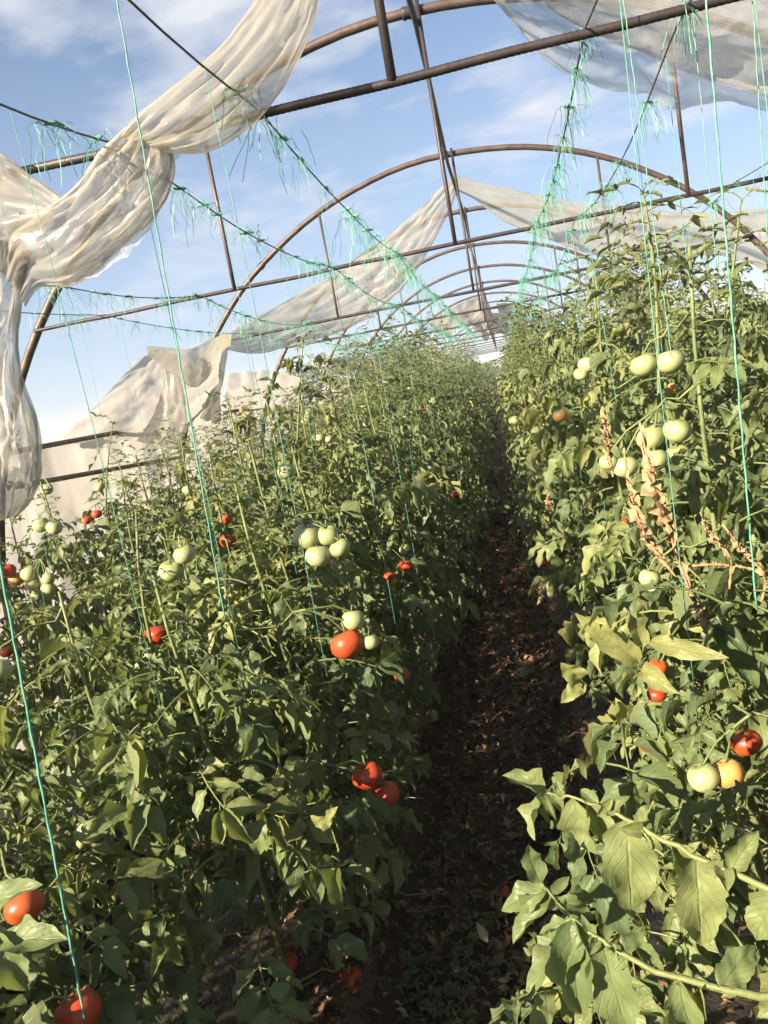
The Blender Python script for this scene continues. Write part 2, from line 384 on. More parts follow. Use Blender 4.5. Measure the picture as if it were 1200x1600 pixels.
# ------------------------------------------------------------------ plastic film
def sheet(name, rows, nu, nv, amp, fu, fv, seed, mat, bulge=0.0, ragged=0.0, tilt=0.0):
    """rows: list of (A, B) edge points, u runs along the rows, v from A to B"""
    A = [Vector(r[0]) for r in rows]; B = [Vector(r[1]) for r in rows]; Z = [r[2] if len(r) > 2 else 1.0 for r in rows]
    g = Geo(); V = []; UV = []
    for i in range(nu + 1):
        u = i / nu; a, b = cat_rom(A, u), cat_rom(B, u)
        d = cat_rom(A, min(u + .01, 1)) + cat_rom(B, min(u + .01, 1)) - cat_rom(A, max(u - .01, 0)) - cat_rom(B, max(u - .01, 0))
        w = b - a; nrm = w.cross(d); nrm = nrm.normalized() if nrm.length > 1e-9 else Vector((0, -1, 0))
        if nrm.y > 0: nrm = -nrm
        k = cat_rom([Vector((q, 0, 0)) for q in Z], u).x
        for j in range(nv + 1):
            v = j / nv
            if ragged: ve = v * (1 + ragged * (nz(u * 9, seed, 1) + 0.5 * nz(u * 31, seed, 2)) * v * v)
            else: ve = v
            x, y_ = u * fu + tilt * v, v * fv
            f = (1 - 2 * abs(nz(x, y_, seed))) * 0.6 + 0.35 * nz(x * 2.3, y_ * 2.1, seed + 3) + 0.15 * (1 - 2 * abs(nz(x * 4.1, y_ * 4.3, seed + 6)))
            V.append(a + w * ve + nrm * (amp * k * f + bulge * math.sin(PI * v)) + Vector((0, 0, amp * 0.25 * nz(x * 1.5, y_ * .7, seed + 9))))
            UV.append((u * fu, v))
    n = nv + 1
    F = [(i * n + j, i * n + j + 1, (i + 1) * n + j + 1, (i + 1) * n + j) for i in range(nu) for j in range(nv)]
    g.add(V, F, UV); return obj(name, g.mesh(name, mat))

def bundle(C, nu, nt, seed, mat, name='film', flat=0.5, parent=None, amp=0.28):
    """a crumpled, gathered length of film: C = list of (upper edge point, lower edge point) across it"""
    A = [Vector(c[0]) for c in C]; B = [Vector(c[1]) for c in C]
    g = Geo(); V = []; UV = []; s_len = 0; last = None
    for i in range(nu + 1):
        u = i / nu; a, b = cat_rom(A, u), cat_rom(B, u); c = (a + b) / 2; w = (b - a) / 2
        if last is not None: s_len += (c - last).length
        last = c
        view = (c - EYE).normalized(); hw = w.length
        e2 = -(view - w.normalized() * view.dot(w.normalized())).normalized()
        for j in range(nt):
            th = 2 * PI * j / nt
            cs, sn = math.cos(th), math.sin(th)
            q = th * 2.2
            f = (1 - 2.2 * abs(nz(s_len * 3.0 + 0.6 * cs, q * 1.25, seed))) + 0.7 * nz(s_len * 9, q * 2.3, seed + 4) + 0.30 * nz(s_len * 22, q * 3.5, seed + 7) + 0.5 * max(0.0, 1 - 7 * abs(nz(s_len * 2.2, q * 1.9, seed + 12))) - 0.4 * max(0.0, 1 - 8 * abs(nz(s_len * 4.5, q * 2.6, seed + 17)))
            rim = 1 + 0.10 * nz(s_len * 7, seed, cs)
            V.append(c + w * cs * rim + e2 * hw * (sn * flat + amp * f * (0.35 + 0.65 * abs(sn))))
            UV.append((s_len * 2.0, j / nt * 2))
    F = [(i * nt + j, i * nt + (j + 1) % nt, (i + 1) * nt + (j + 1) % nt, (i + 1) * nt + j) for i in range(nu) for j in range(nt)]
    g.add(V, F, UV); return obj(name, g.mesh(name, mat), parent)

# torn length twisted off the first hoop, hanging at the upper left
def px_rows(L): return [(at(a[0], a[1], y), at(b[0], b[1], y)) for a, b, y in L]
fr = thing('torn_film', 'twisted cream plastic film hanging off the frame at upper left', 'plastic film', at(235, 225, 1.55))
def to_local(o, parent): o.parent = parent; o.location = -Vector(parent.location); return o
b1 = bundle(px_rows([((470, -170), (600, -130), 1.66), ((415, -30), (513, -25), 1.62), ((372, 40), (490, 40), 1.58), ((320, 95), (462, 100), 1.55), ((255, 150), (408, 185), 1.54),
                     ((215, 188), (330, 236), 1.53), ((190, 214), (262, 240), 1.54)]), 70, 56, 3, 'film', 'upper_length', 0.42, None, 0.22)
to_local(b1, fr)
b2 = bundle(px_rows([((200, 200), (268, 232), 1.55), ((178, 228), (272, 275), 1.55), ((145, 268), (235, 345), 1.55), ((100, 310), (172, 400), 1.56), ((52, 345), (112, 446), 1.57),
                     ((20, 370), (62, 452), 1.58), ((0, 420), (40, 480), 1.58)]), 80, 60, 21, 'film', 'lower_length', 0.5, None, 0.36)
to_local(b2, fr)
b3 = bundle(px_rows([((-35, 360), (52, 395), 1.57), ((-30, 440), (38, 470), 1.58), ((-40, 520), (30, 520), 1.58), ((-45, 600), (34, 590), 1.58), ((-50, 690), (60, 665), 1.57),
                     ((-48, 760), (66, 735), 1.56), ((-35, 800), (52, 780), 1.56), ((-10, 816), (28, 806), 1.56)]), 110, 72, 37, 'film_clear', 'hanging_end', 0.30, None, 0.42)
to_local(b3, fr)
b4 = bundle(px_rows([((95, 305), (75, 352), 1.56), ((50, 275), (45, 372), 1.58), ((0, 240), (5, 405), 1.60), ((-70, 215), (-60, 420), 1.62), ((-170, 200), (-160, 400), 1.64)]),
            50, 48, 55, 'film', 'side_length', 0.45, None, 0.34)
to_local(b4, fr)

b5 = sheet('clear_flap', [(at(330, 205, 1.56), at(312, 238, 1.55)), (at(262, 226, 1.57), at(272, 256, 1.55)), (at(240, 285, 1.57), at(266, 302, 1.55)), (at(200, 340, 1.57), at(222, 384, 1.55)), (at(150, 390, 1.58), at(160, 428, 1.56)), (at(96, 425, 1.58), at(100, 452, 1.57))], 60, 16, 0.012, 7, 3, 59, 'film_clear', 0.01, 0.25)
to_local(b5, fr)

# sheet sagging at the upper right, between the two nearest hoops
P4 = thing('sagging_film', 'cloudy translucent plastic sheet sagging at upper right above the tie bar', 'plastic film', at(1000, 60, 3.2))
s4 = sheet('clear_edge', [(at(720, -160, 2.9), at(786, 2, 3.45)), (at(800, -150, 2.9), at(850, 82, 3.45)), (at(890, -140, 2.9), at(930, 128, 3.45)), (at(980, -130, 2.9), at(1012, 142, 3.45)), (at(1060, -120, 2.9), at(1052, 166, 3.45)),
      (at(1140, -120, 2.9), at(1130, 158, 3.45)), (at(1230, -120, 2.9), at(1225, 168, 3.45)), (at(1330, -110, 2.9), at(1330, 180, 3.45))], 90, 60, 0.035, 5, 4, 61, 'film_clear', 0.03, 0.03)
to_local(s4, P4)
s4b = bundle([(at(800, -190, 3.0), at(800, -60, 3.0)), (at(880, -90, 3.2), at(868, 20, 3.2)), (at(960, -60, 3.3), at(945, 60, 3.3)), (at(1040, -40, 3.35), at(1030, 95, 3.35)), (at(1120, -30, 3.35), at(1120, 130, 3.35)),
      (at(1210, -20, 3.35), at(1215, 158, 3.35)), (at(1330, 0, 3.35), at(1330, 190, 3.35))], 80, 50, 71, 'film_clear', 'gathered_fold', 0.16, None, 0.12)
to_local(s4b, P4)

# film gathered over the ridge, falling to both sides
YR = 7.4
P2 = thing('ridge_film', 'beige film gathered over the ridge, falling to left and right', 'plastic film', at(708, 285, YR))
l2 = bundle([(at(716, 272, YR), at(716, 292, YR)), (at(690, 292, YR), at(702, 330, YR)), (at(640, 340, YR), at(665, 400, YR)), (at(575, 395, YR), at(622, 458, YR)), (at(500, 440, YR), at(560, 506, YR)),
      (at(425, 482, 7.2), at(490, 532, 7.3)), (at(360, 518, 7.0), at(405, 552, 7.2)), (at(345, 528, 6.9), at(352, 545, 7.0))], 70, 56, 81, 'film', 'left_drape', 0.2, None, 0.16)
to_local(l2, P2)
r2 = bundle([(at(703, 272, YR), at(703, 294, YR)), (at(745, 284, YR), at(742, 312, YR)), (at(800, 296, YR), at(795, 350, YR)), (at(870, 310, YR), at(865, 378, YR)), (at(950, 322, YR), at(945, 402, YR)),
      (at(1040, 330, YR), at(1040, 405, YR)), (at(1130, 332, YR), at(1130, 400, YR)), (at(1230, 325, YR), at(1230, 440, YR)), (at(1330, 360, YR), at(1330, 520, YR))], 70, 56, 91, 'film', 'right_drape', 0.18, None, 0.14)
to_local(r2, P2)

# left side wall of film with a torn flap above
WX = CX - ARC_R - 0.035
rows = []
for y in list(np.arange(1.5, 14, 0.5)) + list(np.arange(14, 46, 2.0)):
    rows.append(((WX + 0.05 * nz(y * .7, 1), y, 1.585 + 0.03 * nz(y * .9, 4)), (WX + 0.02, y, 0.02)))
w = sheet('film_wall', rows, 300, 26, 0.05, 60, 4, 101, 'film_wall')
tag(w, 'pale plastic film side wall of the tunnel left of the rows', 'film wall', None, 'thing')
rows = [((-(WX) + 2 * CX + 0.05 * nz(y * .7, 1), y, 1.72 + 0.03 * nz(y * .9, 4)), (-(WX) + 2 * CX, y, 0.02)) for y in np.arange(1.5, 46, 1.5)]
w = sheet('film_wall', rows, 160, 20, 0.05, 40, 4, 111, 'film_wall')
tag(w, 'pale plastic film side wall of the tunnel behind the right rows', 'film wall', None, 'thing')
rp = Geo().tube([(WX + 0.06, y, 1.595 + 0.02 * nz(y, 2)) for y in np.arange(1.5, 44, 1.2)], 0.017, 7)
tag(obj('wall_rail', rp.mesh('wall_rail', 'wood')), 'long brown rail along the top of the left film wall', 'rail')
rp = Geo().tube([(WX + 0.12, 3.6 + 0.4 * k, 1.43 - 0.018 * k + 0.012 * nz(k, 5)) for k in range(8)], 0.016, 7)
tag(obj('wall_rail', rp.mesh('wall_rail', 'wood')), 'short lower rail hanging slack on the left film wall', 'rail')
fl = thing('torn_film', 'torn pale film flap standing up from the left side wall', 'plastic film', at(240, 680, 5.4))
f1 = sheet('flap', [(at(205, 566, 5.5), at(88, 690, 4.95), 0.5), (at(236, 545, 5.6), at(150, 688, 5.4), .9), (at(262, 548, 5.75), at(205, 684, 5.7), 1), (at(300, 560, 5.9), at(262, 672, 6.2), 1), (at(338, 535, 6.2), at(330, 662, 6.9), 1),
     (at(352, 528, 6.5), at(352, 652, 7.2), .7)], 70, 46, 0.055, 4, 3.0, 121, 'film_wall', 0.02, 0.05, 1.5)
to_local(f1, fl)
f2 = bundle([(at(228, 540, 5.5), at(232, 556, 5.5)), (at(262, 543, 5.55), at(262, 580, 5.55)), (at(298, 545, 5.6), at(300, 604, 5.6)), (at(330, 530, 5.8), at(325, 590, 5.8)), (at(352, 520, 6.1), at(346, 552, 6.1)), (at(362, 520, 6.3), at(360, 540, 6.3))],
     40, 36, 131, 'film', 'swag', 0.22, None, 0.2)
to_local(f2, fl)
f3 = bundle([(at(252, 576, 5.6), at(278, 586, 5.6)), (at(252, 610, 5.6), at(290, 622, 5.6)), (at(240, 650, 5.6), at(292, 660, 5.6)), (at(215, 690, 5.5), at(285, 705, 5.5))], 30, 36, 141, 'film', 'brown_fold', 0.3, None, 0.3)
to_local(f3, fl)
f4 = bundle([(at(344, 530, 6.3), at(358, 532, 6.3)), (at(332, 570, 6.4), at(352, 576, 6.4)), (at(315, 610, 6.5), at(345, 618, 6.5)), (at(295, 650, 6.6), at(345, 660, 6.6))], 30, 30, 151, 'film', 'hanging_strip', 0.3, None, 0.3)
to_local(f4, fl)
s5 = sheet('torn_film', [(at(350, 582, 7.9), at(350, 655, 8.2)), (at(390, 580, 8.4), at(385, 645, 8.6)), (at(430, 578, 9.0), at(425, 634, 9.2)), (at(470, 590, 9.8), at(470, 626, 10))], 40, 20, 0.05, 5, 3, 161, 'film_wall', 0, 0.06)
tag(s5, 'pale strip of torn film above the left wall behind the leaning hoop leg', 'plastic film')
# far remnants still on the roof
for k, (yy, x0, x1, lab) in enumerate([(19.5, -1.5, -0.1, 'small pale film remnant far down the tunnel, left of the ridge'), (27.0, -0.8, 0.9, 'wide pale film remnant closing the far roof of the tunnel'), (22.5, 0.1, 1.9, 'small pale film remnant far down the tunnel, right of the ridge'),
                                       (10.4, 1.5, 2.36, 'pale film remnant behind the plants at right above the far rows')]):
    rows = []
    for q in range(7):
        x = x0 + (x1 - x0) * q / 6; z = arc_z(x)
        rows.append(((x, yy, z + 0.02), (x + 0.1, yy + 1.4, z - 0.25 - (0.5 if k == 1 else 0.2) * abs(math.sin(q * 1.3)))))
    s = sheet('torn_film', rows, 40, 16, 0.06, 5, 3, 171 + k, 'film_wall')
    tag(s, lab, 'plastic film')

# wooden stake by the wall
tag(obj('wooden_stake', Geo().tube([(0, 0, 0), (0.01, 0, 0.9), (0.0, 0.01, 1.62)], [0.028, 0.026, 0.022], 7).mesh('wooden_stake', 'wood'), None, (-2.6, 7.95, 0)),
    'brown wooden stake standing before the left film wall', 'stake')

# ------------------------------------------------------------------ support wires, string tufts, twine
def tuft_mesh(seed, n, ln, big=False):
    r = random.Random(seed); g = Geo()
    for k in range(n):
        a = r.uniform(0, 2 * PI); L = ln * r.uniform(0.35, 1.15); out_ = r.uniform(0.1, 0.55) * L
        if r.random() < 0.2: out_ = L * 0.8
        up = r.uniform(-0.01, 0.03); y0 = r.uniform(-0.035, 0.035); P = []
        kx, ky = r.uniform(-.2, .2), r.uniform(-.2, .2)
        for q in range(6):
            t = q / 5
            P.append((math.cos(a) * out_ * t ** 0.8 + kx * L * t * t * .5, y0 + math.sin(a) * out_ * t ** 0.8 + ky * L * t * t * .5 + 0.006 * math.sin(9 * t + k), up * math.sin(PI * t) - (L * 0.9) * t ** 1.5))
        g.tube(P, 0.0007, 3, False)
    g.tube([(0, -0.02, 0), (0.003, 0, 0.002), (0, 0.02, 0)], [0.003, 0.006, 0.003], 6)
    return g.mesh('string_tuft', 'twine', False)
TUFTS = [tuft_mesh(i, random.randint(7, 16), random.uniform(0.06, 0.15)) for i in range(12)]
TUFT_BIG = [tuft_mesh(50 + i, 22, 0.12, True) for i in range(4)]
WIRES = [(-0.39, 0.0, 'left of the ridge, crossing the twisted film'), (-0.69, 0.0, 'passing just behind the pinch of the twisted film'), (-1.36, 0.02, 'above the left bed by the film wall'), (-1.86, 0.04, 'outermost on the left'),
         (0.24, 0.0, 'right of the path, nearest the ridge'), (0.42, 0.0, 'right of the path, second from the ridge'), (1.08, 0.0, 'above the far right bed')]
def wire_z(wi, y):
    base = TIE_Z + 0.014
    for a, b in zip([0.2] + HOOP_Y, HOOP_Y):
        if a <= y <= b: return base - (0.035 + 0.02 * (wi % 3)) * 4 * (y - a) * (b - y) / (b - a) ** 2
    return base
WSHORT = ['crossing the twisted film', 'behind the film pinch', 'above the left wall bed', 'outermost on the left', 'nearest right of the ridge', 'second right of the ridge', 'above the far right bed']
for wi, (x, dz, lab) in enumerate(WIRES):
    r = random.Random(100 + wi)
    wr = thing('support_wire', 'thin wire hung with green string ends, ' + lab, 'wire', (x, 0, TIE_Z), 'support wires above the rows')
    ys = np.concatenate([np.arange(0.3, 12, 0.15), np.arange(12, 43, 0.6)])
    P = [(0.006 * nz(y * 1.3, wi), y, wire_z(wi, y) - TIE_Z) for y in ys]
    obj('wire', Geo().tube(P, 0.0021, 5).mesh('wire', 'wire'), wr)
    y = (1.3 if wi == 1 else 1.5) + r.uniform(0, .2); left = wi in (0, 1, 2, 3)
    while y < 15:
        big = (wi in (4, 5)) or (wi == 0 and r.random() < .2)
        me = r.choice(TUFT_BIG) if big and r.random() < .6 else r.choice(TUFTS)
        o = obj('string_tuft', me, wr, (0, y, wire_z(wi, y) - TIE_Z)); o.rotation_euler = (0, 0, r.uniform(0, 6.28)); s = r.uniform(.7, 1.15) ; o.scale = (s, s, s)
        y += r.uniform(0.12, 0.40) * (0.75 if left else 1.25)
    # twine down to the plants
    y = 1.25 + r.uniform(0, .15); k = 0
    while y < 11:
        zb = r.uniform(0.6, 1.1) if y > 2.0 else r.uniform(0.95, 1.2)
        dx = r.uniform(-.06, .03) * (1 if x < 0 else -1); zt = wire_z(wi, y)
        P = [(dx * t, 0.012 * math.sin(3 * t + k), zt - (zt - zb) * t) for t in (0, .25, .5, .75, 1)]
        o = obj('support_twine', Geo().tube(P, 0.0008, 4).mesh('support_twine', 'twine'), None, (x, y, 0))
        tag(o, 'green twine, ' + ordinal(k) + ' from camera, hanging from the wire ' + WSHORT[wi], 'twine', 'green twines hanging to the plants')
        y += r.uniform(0.40, 0.85); k += 1
# the near twines that stand out
for a, b, Y, R_, lab in [((176, -40), (352, 970), 1.12, 0.0011, 'long bright green twine in front of the twisted film, left of centre'),
                     ((-45, 640), (132, 1590), 1.02, 0.0020, 'thick green twine at the lower left, nearest the camera'),
                     ((1100, -40), (1182, 950), 1.22, 0.0015, 'thick green twine at the right edge before the dried stalk'),
                     ((1174, -30), (1215, 620), 1.5, 0.0010, 'thin pale green twine nearest the upper right corner'),
                     ((970, -30), (1050, 560), 1.62, 0.0010, 'pale green twine dropping behind the tall right shoot'),
                     ((1078, -30), (1120, 420), 1.75, 0.0010, 'pale green twine falling past the clear edge of sagging film')]:
    p, q = at(a[0], a[1], Y), at(b[0], b[1], Y); o = Vector((q.x, Y, 0)); n = 40
    P = [p.lerp(q, t / n) - o + Vector((0.0006 * math.sin(t * 2.1), 0.0006 * math.cos(t * 2.1), 0)) for t in range(n + 1)]
    tag(obj('support_twine', Geo().tube(P, [R_ * (1 + .12 * math.sin(t * 1.7)) for t in range(n + 1)], 6).mesh('support_twine', 'twine'), None, o), lab, 'twine', 'green twines hanging to the plants')
# far twine reads as one turquoise veil
g = Geo(); r = random.Random(9)
for wi, (x, dz, lab) in enumerate(WIRES):
    for k in range(80):
        y = r.uniform(11, 42); zt = TIE_Z; zb = r.uniform(1.0, 1.5) if r.random() < .5 else zt - r.uniform(.1, .4)
        g.tube([(x + r.uniform(-.05, .05), y, zt), (x + r.uniform(-.12, .12), y + r.uniform(-.1, .1), zb)], 0.0009, 3, False)
tag(obj('far_twine', g.mesh('far_twine', 'twine', False)), 'veil of many green twines far down the tunnel', 'twine', None, 'stuff')

# ------------------------------------------------------------------ leaves
def leaflet(g, base, d, up, L, Wd, droop, fold, roll, rr, nl=7, nw=2, serr=0.16, twist=0.0, ph=0.0):
    """a single lobed leaflet: base point, direction, upward side"""
    d = Vector(d).normalized(); up = Vector(up); s = d.cross(up)
    s = s.normalized() if s.length > 1e-6 else d.orthogonal().normalized()
    up = s.cross(d).normalized()
    c = Vector(base); V = []; UV = []
    for i in range(nl + 1):
        t = i / nl; a = droop * (t ** 1.3)
        dd = d * math.cos(a) - up * math.sin(a); nn_ = up * math.cos(a) + d * math.sin(a)
        if i: c = c + dd * (L / nl)
        pr = (math.sin(PI * min(t ** 0.70, 1))) ** 0.85 if 0 < t < 1 else 0.0
        pr = max(pr, 0.02)
        pr *= 1 + serr * (0.7 * math.sin(2 * PI * (2.4 * t + ph)) + (0.45 * math.sin(2 * PI * (6.3 * t + ph * 3)) if nl > 15 else 0)) * (1 if t < .9 else .3)
        w = Wd * 0.5 * pr; w_l = w * (1 + .45 * serr * math.sin(2 * PI * (2.6 * t + ph * 5))); w_r = w * (1 + .45 * serr * math.sin(2 * PI * (2.9 * t + ph * 8 + .4)))
        tw = twist * t; sd = s * math.cos(tw) + nn_ * math.sin(tw); nd = nn_ * math.cos(tw) - s * math.sin(tw)
        for j in range(-nw, nw + 1):
            q = j / nw; w = w_l if j < 0 else w_r
            z = fold * abs(q) * w + roll * q * q * w + 0.26 * w * abs(q) * math.sin(11 * t + ph * 6 + (1.7 if j > 0 else 0)) + 0.08 * w * math.sin(19 * t + 4 * q + ph * 9)
            shrink = 1 - 0.28 * abs(roll) * q * q
            V.append(c + sd * (q * w * shrink) + nd * z); UV.append((0.5 + 0.5 * q, t))
    n = 2 * nw + 1
    F = [(i * n + j, i * n + j + 1, (i + 1) * n + j + 1, (i + 1) * n + j) for i in range(nl) for j in range(n - 1)]
    g.add(V, F, UV, rr)
    return c

def compound(r, nl=7, nw=2, length=0.20, curl=0.5, pairs=3, small=True, tube_n=4):
    """a pinnate tomato leaf leaving the origin along +Y"""
    g = Geo(); n = 7; P = [Vector((0, 0, 0))]; e0 = r.uniform(0.15, 0.7); e1 = r.uniform(-1.15, -0.35); T = []
    side = r.uniform(-.35, .35)
    for i in range(n):
        t = (i + .5) / n; e = e0 + (e1 - e0) * t
        dvec = Vector((math.sin(side * t), math.cos(side * t), 0)) * math.cos(e) + Vector((0, 0, math.sin(e)))
        P.append(P[-1] + dvec * (length / n)); T.append(dvec)
    g.tube(P, [0.0028 - 0.0017 * i / n for i in range(n + 1)], tube_n, False, 0.75)
    base_r = r.uniform(0.15, 0.85)
    def frame(t):
        x = t * n; i = min(int(x), n - 1); p = P[i].lerp(P[i + 1], x - i); d = T[i]
        s = d.cross(Vector((0, 0, 1))); s = s.normalized() if s.length > .05 else Vector((1, 0, 0)); return p, d, s, s.cross(d).normalized()
    def lf(p, d, up, L, wr):
        leaflet(g, p, d, up, L, L * wr, r.uniform(0.25, 1.25), r.uniform(-.1, .55), r.uniform(-.25, 1.0) * curl * 1.7, min(max(base_r + r.uniform(-.16, .16), 0), 1),
                nl, nw, r.uniform(.10, .20), r.uniform(-.6, .6), r.random())
    p, d, s, u = frame(0.999); lf(p, d, u, length * r.uniform(.40, .52), r.uniform(.46, .62))
    for k in range(pairs):
        t = 0.40 + 0.52 * k / max(pairs - 1, 1)
        for sg in (-1, 1):
            p, d, s, u = frame(min(max(t + r.uniform(-.05, .05), .15), .97))
            ang = r.uniform(0.75, 1.25); dr = (d * math.cos(ang) + s * sg * math.sin(ang) - Vector((0, 0, r.uniform(.0, .55)))).normalized()
            st = length * r.uniform(.03, .08); q = p + dr * st
            g.tube([p, q], 0.0011, 3, False, 0.75)
            lf(q, dr, u + s * sg * r.uniform(-.4, .4), length * (0.27 + 0.13 * k / max(pairs - 1, 1)) * r.uniform(.8, 1.15), r.uniform(.42, .60))
    if small:
        for k in range(r.randint(2, 4)):
            p, d, s, u = frame(r.uniform(.3, .9)); sg = r.choice((-1, 1))
            lf(p, (d * .5 + s * sg).normalized(), u, length * r.uniform(.08, .15), .65)
    return g
LEAF_HI = []; LEAF_PALE = []; LEAF_RAW = []; LEAF_TOP = []; LEAF_TOP_RAW = []
for i in range(16):
    g = compound(random.Random(300 + i), 10, 2, 0.185, 0.5 + 0.9 * (i % 3) / 2, 3 + i % 2); LEAF_HI.append(g.mesh('leaf', 'leaf'))
for i in range(6):
    g = compound(random.Random(340 + i), 9, 2, 0.18, 1.1); LEAF_PALE.append(g.mesh('leaf', 'leaf_pale'))
for i in range(10):
    g = compound(random.Random(360 + i), 4, 1, 0.175, 0.7, 3, False, 3)
    LEAF_RAW.append((np.array([tuple(v) for v in g.v]), g.f, g.uv, np.array(g.r)))

def top_leaf(r, nl, nw):
    g = Geo(); L = 0.12; n = 5; e = r.uniform(.2, .7); P = [Vector((0, L * t / n * math.cos(e - 1.0 * t / n), L * t / n * math.sin(e - 1.0 * t / n))) for t in range(n + 1)]
    g.tube(P, [.0018 - .0002 * t for t in range(n + 1)], 4, False, .75); c = r.uniform(.3, .95)
    for t, sg, k in ((1, 0, 1.0), (.8, 1, .8), (.8, -1, .8), (.5, 1, .65), (.52, -1, .65), (.3, 1, .3)):
        p = P[0].lerp(P[-1], t) if t < 1 else P[-1]; p = Vector((p.x, p.y, max(p.z, P[int(t * n)].z)))
        d = Vector((sg * 0.9, .6 if sg else 1, r.uniform(-.5, .3))); l_ = .055 * k * r.uniform(.8, 1.2)
        leaflet(g, p, d, (0, 0, 1), l_, l_ * r.uniform(.30, .46), r.uniform(.2, 1.2), r.uniform(0, .7), r.uniform(0, .8), min(c + r.uniform(-.1, .1), 1), nl, nw, .1, r.uniform(-.5, .5), r.random())
    return g
for i in range(6): LEAF_TOP.append(top_leaf(random.Random(420 + i), 6, 2).mesh('leaf', 'leaf'))
for i in range(4):
    g = top_leaf(random.Random(440 + i), 3, 1); LEAF_TOP_RAW.append((np.array([tuple(v) for v in g.v]), g.f, g.uv, np.array(g.r)))

# ---- tomatoes
def tomato_mesh(seed, mat, sq=0.84):
    r = random.Random(seed); g = Geo(); nu, nv = 20, 12; V = [(0, 0, 0.74 * sq * .5)]; lobes = r.choice((4, 5, 6)); ph = r.uniform(0, 6)
    for i in range(1, nv):
        th = PI * i / nv
        for j in range(nu):
            a = 2 * PI * j / nu; k = 1 + 0.022 * math.cos(lobes * a + ph) * math.sin(th) + 0.015 * nz(math.cos(a) * 1.3, math.sin(a) * 1.3, seed + th)
            z = math.cos(th); dent = 0.26 * math.exp(-(th / 0.42) ** 2)
            V.append((0.5 * math.sin(th) ** .92 * math.cos(a) * k, 0.5 * math.sin(th) ** .92 * math.sin(a) * k, 0.5 * sq * (z - dent)))
    V.append((0, 0, -0.5 * sq * .97)); F = []
    for j in range(nu): F.append((0, 1 + j, 1 + (j + 1) % nu))
    for i in range(nv - 2):
        for j in range(nu):
            a, b = 1 + i * nu + j, 1 + i * nu + (j + 1) % nu; F.append((a, a + nu, b + nu, b))
    e = len(V) - 1; o = 1 + (nv - 2) * nu
    for j in range(nu): F.append((o + j, e, o + (j + 1) % nu))
    d = 0.07; g.add([(x * d, y * d, z * d) for x, y, z in V], F); return g.mesh('tomato', mat)
TOM = {'g': [tomato_mesh(i, 't_green', .82 + .03 * i) for i in range(4)], 'r': [tomato_mesh(10 + i, 't_red', .80 + .04 * i) for i in range(3)], 'o': [tomato_mesh(20 + i, 't_blush') for i in range(2)]}
def calyx_mesh(seed):
    r = random.Random(seed); g = Geo()
    for k in range(6):
        a = 2 * PI * k / 6 + r.uniform(-.2, .2)
        leaflet(g, (0, 0, 0), (math.cos(a), math.sin(a), 0.15), (0, 0, 1), 0.024 * r.uniform(.8, 1.2), 0.0055, r.uniform(-.5, .9), .2, 0, .5, 4, 1, 0)
    g.tube([(0, 0, 0), (0.001, 0.001, 0.012), (0.004, 0.002, 0.026)], [0.003, 0.0025, 0.002], 5)
    return g.mesh('calyx', 'leaf')
CALYX = [calyx_mesh(i) for i in range(3)]

